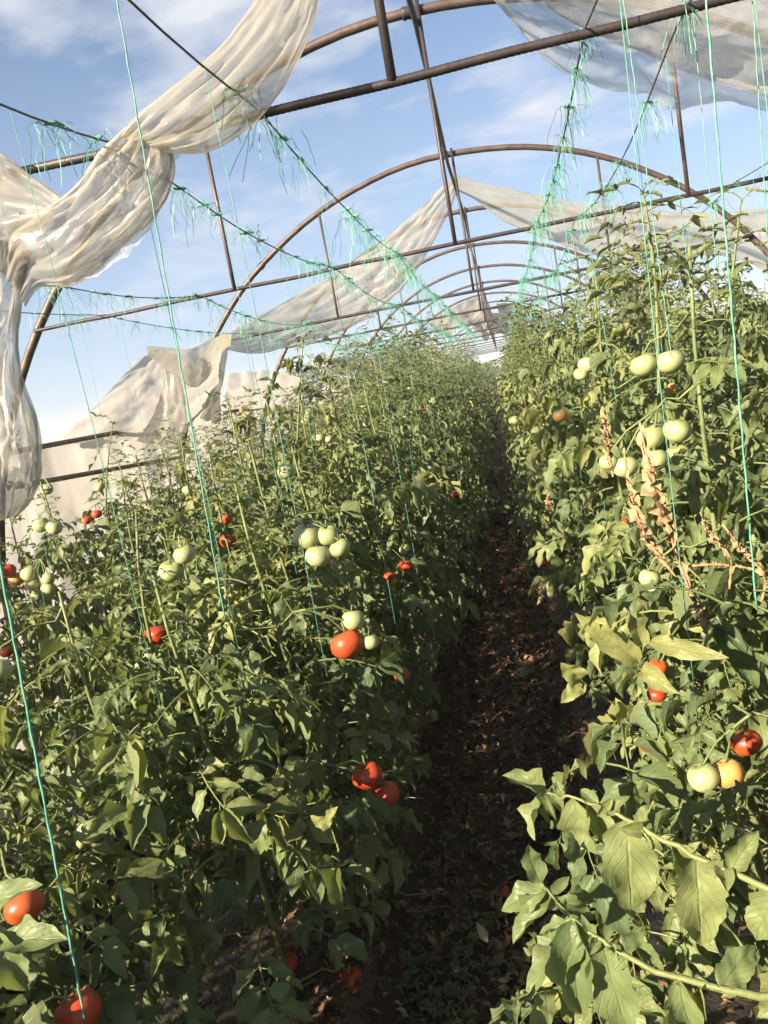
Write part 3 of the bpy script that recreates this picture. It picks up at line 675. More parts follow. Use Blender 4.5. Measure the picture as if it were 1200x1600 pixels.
# ------------------------------------------------------------------ fruit seen in the photograph: (px, py, diameter px, kind) in clusters, distance y
FRUIT = [
    ('L', [(481, 838, 48, 'g'), (531, 856, 34, 'g'), (498, 868, 42, 'g'), (512, 836, 36, 'g')], 2.0),
    ('L', [(447, 736, 28, 'g')], 2.9),
    ('L', [(268, 891, 40, 'g'), (288, 866, 34, 'g')], 2.05),
    ('L', [(543, 1006, 54, 'r'), (552, 968, 36, 'g'), (578, 1003, 30, 'g')], 1.75),
    ('L', [(574, 1212, 50, 'r'), (602, 1242, 46, 'r')], 1.72),
    ('L', [(246, 992, 40, 'r'), (234, 1022, 24, 'g'), (219, 1040, 18, 'g')], 2.1),
    ('L', [(141, 1296, 46, 'g'), (128, 1312, 30, 'g')], 1.45),
    ('L', [(38, 1416, 62, 'r')], 1.18),
    ('L', [(122, 1582, 74, 'r')], 1.08),
    ('L', [(444, 1506, 44, 'r')], 1.75),
    ('L', [(548, 1530, 40, 'r')], 1.75),
    ('L', [(634, 884, 22, 'r'), (608, 901, 18, 'r'), (632, 858, 18, 'g')], 2.9),
    ('L', [(627, 1054, 24, 'r')], 2.2),
    ('L', [(-2, 1045, 40, 'g')], 1.5),
    ('L', [(500, 684, 14, 'g'), (514, 686, 14, 'g'), (574, 663, 15, 'g')], 4.3),
    ('L', [(640, 607, 12, 'g'), (652, 604, 12, 'g')], 5.6),
    ('L', [(356, 845, 26, 'r'), (352, 812, 20, 'r')], 2.75),
    ('F', [(64, 820, 27, 'g'), (85, 824, 25, 'g')], 3.0),
    ('F', [(135, 813, 16, 'r'), (151, 803, 17, 'r')], 3.5),
    ('F', [(46, 896, 28, 'g'), (76, 903, 20, 'g'), (76, 920, 24, 'g'), (57, 931, 20, 'g'), (50, 915, 20, 'g')], 2.95),
    ('F', [(12, 892, 26, 'r'), (25, 905, 24, 'o')], 3.0),
    ('F', [(73, 764, 20, 'g')], 3.2), ('F', [(155, 760, 18, 'g')], 3.6),
    ('F', [(10, 1018, 22, 'r')], 2.8),
    ('R', [(1006, 570, 42, 'g'), (1047, 565, 45, 'g')], 1.72),
    ('R', [(1015, 681, 46, 'g'), (1058, 672, 44, 'g'), (1024, 718, 38, 'g'), (1059, 711, 39, 'g'), (977, 729, 40, 'g'), (951, 722, 30, 'g')], 1.70),
    ('R', [(918, 570, 30, 'g'), (908, 584, 24, 'g')], 2.2),
    ('R', [(875, 649, 24, 'o')], 2.5),
    ('R', [(1049, 607, 20, 'o')], 2.05),
    ('R', [(1015, 903, 34, 'g'), (1026, 920, 32, 'g')], 1.75),
    ('R', [(1099, 1214, 50, 'g'), (1136, 1208, 52, 'o'), (1166, 1160, 48, 'r')], 1.32),
    ('R', [(1026, 1085, 30, 'r'), (1028, 1042, 30, 'r')], 1.55),
    ('R', [(1012, 1165, 24, 'r')], 1.6),
    ('R', [(851, 879, 12, 'r'), (872, 889, 12, 'r')], 3.8), ('R', [(974, 817, 18, 'r')], 2.2),
]
KEEP = [(x, y, 12, 1.36) for x, y in ((945, 660), (955, 730), (1003, 680), (1012, 720), (1036, 800), (1050, 840), (1062, 880), (1082, 935), (980, 740), (990, 780), (1010, 840), (1105, 990), (1140, 880), (1180, 890))] + [(t[0], t[1], t[2] * 0.5, y) for s, c, y in FRUIT for t in c if t[2] >= 14]
def blocks(p, pad=6):
    x, y, k = pix(p)
    for fx, fy, fr_, fy_ in KEEP:
        if p.y < fy_ + 0.06 and (x - fx) ** 2 + (y - fy) ** 2 < (fr_ * 0.95 + pad) ** 2: return True
    return False

# ------------------------------------------------------------------ tomato plants
PLANTS = []
def make_stem(r, H, lean):
    n = 9; P = []
    for i in range(n + 1):
        t = i / n; P.append(Vector((lean[0] * t * t + 0.02 * math.sin(5 * t + r.random() * .5), lean[1] * t * t + 0.02 * math.cos(4 * t), H * t)))
    return P
def along(P, t):
    x = min(max(t, 0), .9999) * (len(P) - 1); i = int(x); return P[i].lerp(P[i + 1], x - i)
def leaf_slots(r, P, H, n, spread=0.10, t0=0.14):
    """base, azimuth, pitch, scale of each leaf up the stem"""
    S = []; az = r.uniform(0, 6.28)
    for k in range(n):
        t = t0 + (1 - t0) * (k + r.uniform(0, .9)) / n; az += 2.4 + r.uniform(-.5, .5)
        b = along(P, t); sc = (0.62 + 0.42 * min(1, 2.6 * (1 - t))) * r.uniform(.7, 1.2)
        o = r.uniform(0, spread) * min(1, 3 * (1 - t) + .15)
        b = b + Vector((math.cos(az) * o, math.sin(az) * o, r.uniform(-.02, .03)))
        S.append((b, az, r.uniform(-.5, .35) + (0.75 if t > .93 else 0), sc, r.uniform(-.5, .5)))
    return S
def slot_matrix(s):
    b, az, pit, sc, rl = s
    return Matrix.Translation(b) @ Matrix.Rotation(az - PI / 2, 4, 'Z') @ Matrix.Rotation(pit, 4, 'X') @ Matrix.Rotation(rl, 4, 'Y') @ Matrix.Scale(sc, 4)

def near_plant(x, y, H, label, seed, nleaf, pale=0.06, group=None, lean=None):
    r = random.Random(seed); lean = lean or (r.uniform(-.08, .08), r.uniform(-.08, .08))
    base = Vector((x, y, bed_h(x, y) + 0.03))
    t = thing('tomato_plant', label, 'tomato plant', base, group)
    P = make_stem(r, H, lean)
    obj('stem', Geo().tube(P, [0.0085 - 0.005 * i / 9 for i in range(10)], 7).mesh('stem', 'stem'), t)
    for s in leaf_slots(r, P, H, nleaf, 0.10, 0.13 if -0.9 < x < 0 and y < 2.7 else 0.26 if -1.3 < x < 0 else 0.2):
        for tr in range(5):
            m = slot_matrix(s)
            tip = base + m @ Vector((0, 0.16, -0.03)); end = base + m @ Vector((0, 0.26, -0.10)); b0 = base + s[0]
            ok = min((q - EYE).length - (0.55 if q.z > 1.05 and x > 0 else 0) for q in (tip, end, b0)) > 0.66 and not any(blocks(q, 10) for q in (b0.lerp(tip, .5), tip, end, base + m @ Vector((.07, .13, -.05)), base + m @ Vector((-.07, .13, -.05))))
            px, py, k = pix(tip)
            if ok and x < 0 and tip.x > -0.37 + 0.03 * max(y - 2, 0) and r.random() < .7: ok = False
            if ok and x > 0 and tip.x < -0.02 + 0.01 * y and tip.z < 1.1 and r.random() < .8: ok = False
            if ok: break
            s = (s[0], s[1] + r.uniform(.6, 2.2), s[2], s[3] * 0.9, s[4])
        if not ok: continue
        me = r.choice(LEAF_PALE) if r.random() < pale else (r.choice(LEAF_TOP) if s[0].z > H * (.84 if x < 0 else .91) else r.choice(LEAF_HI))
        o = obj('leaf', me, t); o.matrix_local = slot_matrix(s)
    PLANTS.append((base, H, t, P)); return t

FOL = []
def foliage_mesh(seed, H, n, spread):
    r = random.Random(seed); P = make_stem(r, H, (r.uniform(-.08, .08), r.uniform(-.08, .08)))
    v, f, uv, rr = [], [], [], []; o = 0
    for s in leaf_slots(r, P, H, n, spread):
        lv, lf, luv, lr = r.choice(LEAF_TOP_RAW if s[0].z > H * .80 else LEAF_RAW); m = np.array(slot_matrix(s))
        v.append(lv @ m[:3, :3].T + m[:3, 3]); f += [tuple(i + o for i in q) for q in lf]; uv += luv
        rr.append(np.clip(lr + r.uniform(-.25, .25), 0, 1)); o += len(lv)
    sp = Geo()
    for k in range(4):
        a = r.uniform(0, 6.28); z0 = H * r.uniform(.74, .86); p0 = Vector((math.cos(a) * .12, math.sin(a) * .12, z0)); p1 = p0 + Vector((r.uniform(-.07, .07), r.uniform(-.07, .07), H * r.uniform(.16, .30)))
        sp.tube([p0, p0.lerp(p1, .5), p1], [.0022, .0016, .001], 3, False, .35); az = r.uniform(0, 6)
        for q in range(8):
            az += 2.4; m = np.array(slot_matrix((p0.lerp(p1, .2 + .8 * q / 7), az, r.uniform(0, .6), r.uniform(.6, 1.0), r.uniform(-.4, .4)))); lv, lf, luv, lr = r.choice(LEAF_TOP_RAW)
            v.append(lv @ m[:3, :3].T + m[:3, 3]); f += [tuple(i + o for i in q_) for q_ in lf]; uv += luv; rr.append(np.clip(lr + .15, 0, 1)); o += len(lv)
    v.append(np.array([tuple(q) for q in sp.v])); f += [tuple(i + o for i in q) for q in sp.f]; uv += sp.uv; rr.append(np.array(sp.r))
    g = Geo(); g.v = [tuple(q) for q in np.concatenate(v)]; g.f = f; g.uv = uv; g.r = list(np.concatenate(rr))
    me = g.mesh('foliage', 'leaf')
    st = Geo().tube(P, [0.008 - 0.005 * i / 9 for i in range(10)], 5).mesh('stem', 'stem')
    return me, st
for i in range(9): FOL.append(foliage_mesh(500 + i, 1.55 + 0.05 * (i % 4), 84, 0.17))

def mid_plant(x, y, label, seed, sc, group, fruit=True):
    r = random.Random(seed); base = (x, y, bed_h(x, y) + 0.02)
    t = thing('tomato_plant', label, 'tomato plant', base, group); me, st = r.choice(FOL); a = r.uniform(0, 6.28)
    o = obj('foliage', me, t); o.rotation_euler = (0, 0, a); o.scale = (1, 1, sc); o['kind'] = 'stuff'
    o = obj('stem', st, t); o.rotation_euler = (0, 0, a); o.scale = (1, 1, sc)
    if fruit and y < 9:
        for k in range(r.choice((0, 1, 2, 2))):
            aa = r.uniform(0, 6.28); o = obj('tomato', r.choice(TOM[r.choice('gggr')]), t, (math.cos(aa) * .2, math.sin(aa) * .2, r.uniform(.5, 1.35))); o.rotation_euler = (r.uniform(-.4, .4), r.uniform(-.4, .4), aa)
    PLANTS.append((Vector(base), 1.6 * sc, t, None)); return t

LINES = [   # x, y start, end, near limit, height function, leaves per near plant, description
    (-0.69, 1.62, 16, 4.2, lambda y: 1.10 + 0.13 * min(y - 1, 2.4) + (0.16 if y > 3 else 0), 72, 'path-side line of the left bed'),
    (-1.04, 0.92, 16, 4.0, lambda y: (0.94 if y < 1.55 else 1.02) + 0.14 * min(y - 1, 2.6) + (0.10 if y > 3 else 0), 62, 'outer line of the left bed'),
    (-1.82, 2.25, 15, 4.4, lambda y: 1.10 + 0.06 * min(y - 1, 3), 54, 'inner line by the left film wall'),
    (-2.20, 2.9, 14, 4.6, lambda y: 1.08 + 0.06 * min(y - 1, 3), 46, 'outer line by the left film wall'),
    (0.37, 0.80, 16, 4.2, lambda y: 1.46 + 0.05 * min(y - .8, 2), 78, 'path-side line of the right bed'),
    (0.74, 1.0, 16, 3.4, lambda y: 1.60 + 0.04 * min(y - .8, 2), 70, 'outer line of the right bed'),
    (1.50, 2.6, 14, 2.0, lambda y: 1.55, 0, 'inner line of the far right bed')]
GRP = 'tomato plants in the rows'
for li, (x, y0, y1, yn, hf, nl_, lab) in enumerate(LINES):
    r = random.Random(700 + li); y = y0; k = 0
    while y < y1:
        xx = x + r.uniform(-.05, .05) + (-.10 if li == 4 else .12 if li == 0 else .04 if li == 1 else 0) * min(max((y - 2.0) / 2.2, 0), 1); label = 'tomato plant, ' + ordinal(k) + ' from the camera in the ' + lab
        if y < yn:
            H = hf(y) * r.uniform(.93, 1.07)
            near_plant(xx, y, H, label, 1000 + li * 97 + k, nl_, 0.12 if li == 4 else 0.09, GRP, (-0.05, 0) if li == 0 else ((0.04, 0) if li == 4 else None))
        else:
            s = hf(y) / 1.62 * r.uniform(.90, 1.14) * (0.99 if li in (0, 1) else 0.98)
            mid_plant(xx, y, label, 2000 + li * 97 + k, s, GRP)
        y += r.uniform(.34, .46) * (1.0 if y < 8 else 1.25); k += 1

# the same rows go on beside and behind the viewer and shade the foreground
for li, (x, ys_, lab) in enumerate([(-1.08, 0.40, 'outer line of the left bed'), (-1.85, 1.75, 'inner line by the left film wall')]):
    r = random.Random(900 + li); y = ys_; k = 0
    while y > -3.0:
        mid_plant(x + r.uniform(-.05, .03), y, 'tomato plant, ' + ordinal(k) + ' back behind the viewer in the ' + lab, 2900 + li * 50 + k, (r.uniform(.58, .66) if y > -.3 else .86) if li < 1 else .74, GRP, False)
        y -= r.uniform(.40, .55); k += 1

# far rows: one mass
g = Geo(); r = random.Random(31)
for (x, y0, y1, yn, hf, nl_, lab) in LINES:
    y = y1
    while y < 44:
        for k in range(90 if y < 26 else 55):
            p = Vector((x + r.gauss(0, .16), y + r.uniform(-.3, .3), r.uniform(.3, 1.62) * r.uniform(.9, 1.06)))
            a = r.uniform(0, 6.28); d = Vector((math.cos(a), math.sin(a), r.uniform(-.9, .5)))
            leaflet(g, p, d, (r.uniform(-.4, .4), r.uniform(-.4, .4), 1), r.uniform(.08, .16), r.uniform(.05, .08), .6, .2, 0, r.random(), 2, 1, 0)
        y += 0.5
for k in range(2600):        # the rows close up at the far end
    p = Vector((r.uniform(-2.4, 1.9), r.uniform(33, 44), r.uniform(.1, 1.80)))
    a = r.uniform(0, 6.28); leaflet(g, p, (math.cos(a), math.sin(a), r.uniform(-.9, .5)), (r.uniform(-.4, .4), r.uniform(-.4, .4), 1), r.uniform(.12, .22), r.uniform(.07, .12), .6, .2, 0, r.random(), 2, 1, 0)
tag(obj('far_rows', g.mesh('far_rows', 'leaf')), 'far tomato rows merging into one green mass at the tunnel end', 'tomato plants', None, 'stuff')

# ------------------------------------------------------------------ trusses of fruit on the near plants
def nearest_plant(p, side):
    best = None
    for b, H, t, P in PLANTS:
        if side == 'R' and b.x < 0 or side == 'L' and not (-1.5 < b.x < 0) or side == 'F' and b.x > -1.5: continue
        d = math.hypot(b.x - p.x, b.y - p.y) + 2 * max(0, p.z - b.z - H)
        if best is None or d < best[0]: best = (d, b, H, t, P)
    return best
rt_ = random.Random(77)
for side, cl, Y in FRUIT:
    pts = [(at(px, py, Y + rt_.uniform(-.02, .02)), d, k) for px, py, d, k in cl]
    top = max((p for p, d, k in pts), key=lambda p: p.z); c = sum((p for p, d, k in pts), Vector()) / len(pts)
    _, b, H, t, P = nearest_plant(c, side)
    zt = min(max(top.z + 0.09, 0.2), b.z + H * .97)
    root = b + (along(P, (zt - b.z) / H) if P else Vector((0, 0, zt - b.z)))
    g = Geo(); hub = c.lerp(root, .25); hub.z = max(top.z + 0.05, hub.z)
    far_ = (root - hub).length
    if far_ > .22: root = hub + (root - hub) * (.20 / far_) + Vector((0, .10, -.06))      # leaves a side shoot inside the foliage
    back = Vector((0, min(far_, .3) * .35, -min(far_, .3) * .15))
    g.tube([root - b, root.lerp(hub, .4) + back - b, root.lerp(hub, .75) + back * .4 + Vector((0, 0, .012)) - b, hub - b], [0.0034, 0.0031, 0.003, 0.0028], 5, False)
    for p, d, k in pts:
        D = d / FPX * (Vector(p) - EYE).dot(FW); tp = p + Vector((0, 0, D * .36))
        g.tube([hub - b, hub.lerp(tp, .6) + Vector((0, 0, .012)) - b, tp - b], [0.0026, 0.0022, 0.002], 5, False)
    tr = obj('fruit_truss', g.mesh('fruit_truss', 'stem'), t)
    for p, d, k in pts:
        D = d / FPX * (Vector(p) - EYE).dot(FW); s = D / 0.07
        o = obj('tomato', rt_.choice(TOM[k]), tr, p - b); o.scale = (s, s, s); o.rotation_euler = (rt_.uniform(-.35, .35), rt_.uniform(-.35, .35), rt_.uniform(0, 6))
        q = obj('calyx', rt_.choice(CALYX), tr, p - b + Vector((0, 0, D * .30))); q.scale = (s, s, s); q.rotation_euler = (0, 0, rt_.uniform(0, 6))

# ------------------------------------------------------------------ individual near shoots, dried strands, pale leaves
def plant_near(p, side): return nearest_plant(p, side)[3], nearest_plant(p, side)[1]
def shoot(pts, leaflets, side, mat='leaf', r0=0.0042, name='leaf', seed=1):
    """a leaf whose stalk runs through pts; leaflets: (t, tip point, width ratio, droop)"""
    r = random.Random(seed); P = [cat_rom(pts, k / 24) for k in range(25)]; t, b = plant_near(pts[0], side); g = Geo()
    P = [p + Vector((nz(k * .7, seed, 1), nz(k * .7, seed, 2), nz(k * .7, seed, 3))) * (r0 * .9 if 0 < k < 24 else 0) for k, p in enumerate(P)]
    g.tube([p - b for p in P], [r0 * .85 * (1 - .72 * k / 24) * (1 + .12 * nz(k * .9, seed, 7)) for k in range(25)], 8, True, 0.8)
    if len(leaflets) > 6:
        for k in range(26):                  # small in-between leaflets
            tt = r.uniform(.25, .97); p = cat_rom(pts, tt); d = Vector((r.uniform(-1, 1), r.uniform(-.6, .6), r.uniform(-1, .5))); L = r.uniform(.008, .030)
            leaflet(g, p - b, d, (EYE - p), L, L * r.uniform(.45, .7), r.uniform(0, 1), r.uniform(0, .5), r.uniform(0, .6), r.uniform(.2, .8), 6, 2, .1, r.uniform(-.6, .6), r.random())
        for k in range(220):                 # fine hairs on the stalk
            tt = r.uniform(0, 1); p = cat_rom(pts, tt) - b; d = Vector((r.gauss(0, 1), r.gauss(0, 1), r.gauss(0, 1))).normalized() * (r0 * .85 * (1 - .72 * tt) + r.uniform(.001, .0022))
            g.tube([p, p + d], [.00022, .00008], 3, False, .95)
    for (tt, tip, wr, droop) in leaflets:
        p = cat_rom(pts, tt); d = tip - p; L = d.length
        side_ = d.normalized().cross((EYE - p).normalized()); up = (EYE - p).normalized() + Vector((-.25, -.1, .75))
        leaflet(g, p - b, d, up + Vector((r.uniform(-.5, .5), r.uniform(-.5, .5), 0)), L * 1.05, L * wr, droop + r.uniform(-.2, .5), r.uniform(.1, .6), r.uniform(-.2, .7), r.uniform(.1, .5), 20, 4, .12, r.uniform(-.8, .8), r.random())
    return obj(name, g.mesh(name, mat), t)
def A(*q): return [at(*x) for x in q]
shoot(A((1290, 1420, .74), (1200, 1388, .76), (1060, 1325, .80), (940, 1260, .84), (852, 1238, .86)),
      [(1.0, at(792, 1206, .86), .62, .5), (.90, at(868, 1222, .86), .8, .2), (.86, at(930, 1335, .84), .62, .2), (.80, at(952, 1322, .84), .60, .3), (.76, at(905, 1232, .86), .6, .2), (.66, at(985, 1440, .80), .58, .4),
       (.62, at(1010, 1252, .83), .55, .6), (.52, at(1078, 1385, .80), .75, .2), (.45, at(1100, 1490, .77), .56, .3), (.36, at(1180, 1300, .78), .55, .5), (.22, at(1170, 1475, .75), .6, .4)], 'R', 'leaf', .0048, 'leaf', 4)
shoot(A((1290, 1560, .70), (1190, 1556, .70), (1060, 1528, .72), (950, 1478, .75), (880, 1420, .78), (846, 1380, .79)),
      [(1.0, at(812, 1312, .80), .50, -.9), (.93, at(776, 1412, .79), .58, .5), (.88, at(800, 1470, .77), .5, .4), (.86, at(935, 1440, .78), .45, .5), (.70, at(840, 1560, .75), .45, .5), (.80, at(940, 1395, .80), .5, .6), (.74, at(895, 1592, .74), .52, .3), (.62, at(985, 1640, .72), .5, .3), (.55, at(1010, 1440, .77), .5, .5), (.40, at(1080, 1640, .70), .55, .3), (.30, at(1180, 1470, .74), .5, .4)],
      'R', 'leaf', .0052, 'leaf', 9)
# pale curled leaves on the right bed
shoot(A((1010, 1075, 1.3), (1000, 1035, 1.28), (1010, 1000, 1.27)), [(1, at(1132, 1032, 1.24), .30, -.5), (.8, at(975, 935, 1.26), .34, -.7), (.5, at(912, 966, 1.25), .34, .6), (.3, at(960, 1060, 1.24), .32, .5), (.4, at(1050, 1075, 1.22), .5, .4)], 'R', 'leaf_pale', .003, 'leaf', 12)
shoot(A((960, 1100, 1.45), (930, 1080, 1.42), (908, 1062, 1.4)), [(1, at(882, 1040, 1.38), .8, .3), (.8, at(876, 1092, 1.38), .6, .3)], 'R', 'leaf_pale', .0026, 'leaf', 14)
shoot(A((1060, 900, 1.5), (1100, 960, 1.42), (1120, 1010, 1.36)), [(1, at(1072, 1060, 1.34), .28, .9), (.6, at(1180, 1010, 1.33), .3, .9), (.7, at(1190, 1060, 1.33), .4, .6)], 'R', 'leaf', .003, 'leaf', 15)
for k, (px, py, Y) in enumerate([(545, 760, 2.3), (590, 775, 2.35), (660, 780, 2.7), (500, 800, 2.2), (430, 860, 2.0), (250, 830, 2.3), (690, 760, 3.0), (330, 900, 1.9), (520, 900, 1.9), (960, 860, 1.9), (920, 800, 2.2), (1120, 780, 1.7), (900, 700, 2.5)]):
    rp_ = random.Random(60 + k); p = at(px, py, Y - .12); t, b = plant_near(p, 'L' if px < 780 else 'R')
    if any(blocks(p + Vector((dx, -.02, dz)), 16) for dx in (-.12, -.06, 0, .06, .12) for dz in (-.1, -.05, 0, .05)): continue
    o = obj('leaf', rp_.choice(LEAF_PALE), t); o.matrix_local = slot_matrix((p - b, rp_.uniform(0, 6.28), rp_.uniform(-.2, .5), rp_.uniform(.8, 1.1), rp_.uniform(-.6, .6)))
shoot(A((530, 1330, 1.45), (520, 1300, 1.44), (514, 1290, 1.43)), [(1, at(522, 1262, 1.43), .7, .1), (.8, at(486, 1275, 1.43), .6, .2)], 'L', 'leaf_pale', .003, 'leaf', 17)
# large leaf close to the camera at the left edge
shoot(A((-60, 1330, .86), (-20, 1420, .86), (0, 1470, .86)), [(1, at(95, 1462, .85), .5, .2), (.8, at(30, 1560, .84), .55, .3), (.5, at(40, 1380, .84), .5, .2)], 'L', 'leaf', .004, 'leaf', 18)
# tall shoot at the right, tall shoots at the left
for k in range(34):
    rp_ = random.Random(160 + k); p = at(rp_.uniform(900, 1230), rp_.uniform(1080, 1600), rp_.uniform(.98, 1.35)); t, b = plant_near(p, 'R')
    if any(blocks(p + Vector((dx, 0, dz)), 14) for dx in (-.06, 0, .06) for dz in (-.08, 0)): continue
    o = obj('leaf', rp_.choice(LEAF_HI + LEAF_PALE[:2]), t); o.matrix_local = slot_matrix((p - b, rp_.uniform(2.2, 5.2), rp_.uniform(-.4, .3), rp_.uniform(.6, .95), rp_.uniform(-.7, .7)))
def tall_shoot(pts, side, n, seed, sc=0.6):
    r = random.Random(seed); t, b = plant_near(pts[0], side)
    obj('stem', Geo().tube([cat_rom(pts, k / 20) - b for k in range(21)], [0.0048 * (1 - .6 * k / 20) for k in range(21)], 6).mesh('stem', 'stem'), t)
    az = r.uniform(0, 6)
    for k in range(n):
        f = 0.12 + 0.88 * k / (n - 1); az += 2.4 + r.uniform(-.4, .4); p = cat_rom(pts, f) - b
        s_ = (p, az, r.uniform(-.2, .35) + (.6 if f > .9 else 0), (1.15 if f > .35 else sc) * r.uniform(.75, 1.15) * (1.25 - .55 * f), r.uniform(-.4, .4))
        if blocks(b + slot_matrix(s_) @ Vector((0, .1, -.02)), 14): continue
        o = obj('leaf', r.choice(LEAF_TOP if f > .35 else LEAF_HI), t); o.matrix_local = slot_matrix(s_)
tall_shoot(A((1030, 640, 1.86), (1028, 520, 1.86), (1022, 420, 1.86), (1010, 330, 1.86), (1004, 300, 1.86)), 'R', 15, 19, .62)
tall_shoot(A((1130, 560, 1.9), (1140, 470, 1.9), (1150, 380, 1.9), (1158, 310, 1.9)), 'R', 12, 23, .6)
tall_shoot(A((940, 560, 2.6), (935, 480, 2.6), (928, 410, 2.6)), 'R', 11, 24, .6)
tall_shoot(A((462, 740, 3.1), (466, 660, 3.1), (470, 580, 3.1), (474, 530, 3.1)), 'L', 14, 20, .75)
tall_shoot(A((655, 640, 5.2), (652, 580, 5.2), (650, 530, 5.2)), 'L', 12, 21, .7)
tall_shoot(A((165, 800, 3.7), (168, 730, 3.7), (176, 660, 3.7)), 'F', 10, 22, .6)

def dried(pts, wpx, side, seed):
    r = random.Random(seed); t, b = plant_near(pts[0], side); g = Geo()
    g.tube([cat_rom(pts, k / 30) - b for k in range(31)], [0.0022 + 0.0007 * math.sin(k * 1.9) for k in range(31)], 6, True)
    n = 44; c0 = [cat_rom(pts, k / n) for k in range(n + 1)]
    for s in range(5):
        V = []; ph = r.uniform(0, 6); k0 = r.randint(0, 14); k1 = r.randint(24, n)
        for k in range(k0, k1 + 1):
            p = c0[k]; wd = 1.05 * wpx / FPX * p.y * (0.3 + 0.7 * abs(nz(k * .31, seed, s))) * math.sin(PI * (k - k0 + 1) / (k1 - k0 + 2)) ** .5
            a = ph + 0.25 * k + 3.4 * nz(k * .45, s, seed)
            e = RT * math.cos(a) + FW * math.sin(a); o = RT * (0.5 * wd * nz(k * .2, s, 5)) + Vector((0, 0, 0.008 * nz(k * .5, s, 2)))
            for j in range(3): V.append(p - b + o + e * wd * (j / 2 - .2) + UP * (0.8 * wd * nz(k * .9, j * 1.7, s)))
        m = k1 - k0 + 1
        g.add(V, [(k * 3 + j, k * 3 + j + 1, (k + 1) * 3 + j + 1, (k + 1) * 3 + j) for k in range(m - 1) for j in range(2)], None, r.random())
    o = obj('dried_leaf', g.mesh('dried_leaf', 'dry'), t); o['label'] = 'brown shrivelled leaf'; return o
dried(A((1000, 660, 1.42), (1012, 720, 1.40), (1036, 800, 1.38), (1062, 880, 1.36), (1082, 935, 1.36)), 34, 'R', 1)
dried(A((942, 635, 1.42), (948, 690, 1.41), (958, 745, 1.40)), 22, 'R', 2)
dried(A((975, 700, 1.41), (985, 770, 1.40), (1010, 840, 1.38), (1055, 900, 1.36)), 24, 'R', 3)
dried(A((1082, 930, 1.36), (1096, 960, 1.35), (1108, 1000, 1.34)), 26, 'R', 4)
dried(A((1066, 886, 1.37), (1120, 882, 1.36), (1170, 888, 1.35), (1215, 900, 1.34)), 8, 'R', 5)
dried(A((1095, 800, 1.38), (1110, 835, 1.36), (1140, 870, 1.35), (1140, 920, 1.35)), 16, 'R', 6)
dried(A((1130, 820, 1.36), (1160, 860, 1.34), (1195, 900, 1.33), (1190, 940, 1.33)), 18, 'R', 7)
dried(A((845, 900, 3.2), (846, 920, 3.2), (840, 945, 3.2)), 18, 'R', 8)
dried(A((580, 1390, 1.7), (584, 1420, 1.7), (578, 1480, 1.7)), 10, 'L', 9)
dried(A((855, 760, 3.0), (856, 790, 3.0), (853, 812, 3.0)), 14, 'R', 10)

# ------------------------------------------------------------------ fallen fruit, litter, weeds
FALLEN = [(817, 1054, 19, 'g', 'small green tomato lying on the path nearest the right bed'), (677, 1119, 18, 'g', 'small green tomato lying on the path nearest the left bed'), (790, 1390, 17, 'r', 'small red tomato lying low on the path by the curled leaf'),
          (810, 947, 11, 'r', 'red tomato lying on the path, nearest of the small far red ones'), (786, 909, 10, 'r', 'red tomato lying on the path left of its close pair'), (806, 907, 10, 'r', 'red tomato lying on the path right of its close pair'), (789, 863, 9, 'r', 'red tomato lying farthest up the shaded path'), (161, 1070, 15, 'r', 'red tomato lying on dry leaves between the two left beds'), (249, 1350, 15, 'r', 'red tomato lying in the dark gap behind the left bed')]
for px, py, d, k, lab in FALLEN:
    r_ = FW + RT * ((px - 600) / FPX) - UP * ((py - 800) / FPX); zg = 0.06
    p = EYE + r_ * ((zg - CAM_H) / r_.z); 
    for _ in range(3): zg = ground_z(p.x, p.y) + (0.03 if bed_h(p.x, p.y) > .02 else 0) + 0.02; p = EYE + r_ * ((zg - CAM_H) / r_.z)
    D = d / FPX * (p - EYE).dot(FW); p = Vector((p.x, p.y, zg - .02 + D * .42)); o = obj('tomato', rt_.choice(TOM[k]), None, p)
    s = D / .07; o.scale = (s, s, s); o.rotation_euler = (rt_.uniform(0, 3), rt_.uniform(0, 3), 0)
    tag(o, lab, 'tomato', 'tomatoes fallen on the ground')

g = Geo(); r = random.Random(41)
for k in range(14000):
    y = 1.2 + 7.5 * r.random() ** 1.7
    x = r.uniform(-0.66, 0.12) if r.random() < .62 else r.uniform(-2.9, 0.9)
    z = ground_z(x, y) + (0.05 if bed_h(x, y) > .03 else 0.004) + r.uniform(0, .018); a = r.uniform(0, 6.28)
    L = r.uniform(.012, .034) if r.random() < .85 else r.uniform(.035, .07)
    leaflet(g, (x, y, z), (math.cos(a), math.sin(a), r.uniform(-.1, .55)), (r.uniform(-.9, .9), r.uniform(-.9, .9), 1), L, L * r.uniform(.25, .7), r.uniform(-1.6, 1.9), r.uniform(-.3, .9), r.uniform(-.4, .9), r.random() ** 1.6, 3, 1, .1, r.uniform(-1, 1))
for k in range(900):     # stalks and straw
    y = 1.2 + 6 * r.random() ** 1.5; x = r.uniform(-.7, .15) if r.random() < .7 else r.uniform(-2.8, .9); z = ground_z(x, y) + (.05 if bed_h(x, y) > .03 else 0.01) + r.uniform(0, .02); a = r.uniform(0, 6.28); L = r.uniform(.03, .12)
    g.tube([(x, y, z), (x + math.cos(a) * L * .5, y + math.sin(a) * L * .5, z + r.uniform(0, .015)), (x + math.cos(a + .4) * L, y + math.sin(a + .4) * L, z)], r.uniform(.0008, .002), 3, False, r.uniform(.3, 1))
tag(obj('leaf_litter', g.mesh('leaf_litter', 'litter')), 'brown dry leaf litter strewn over the soil of the path', 'leaf litter', None, 'stuff')
g = Geo()
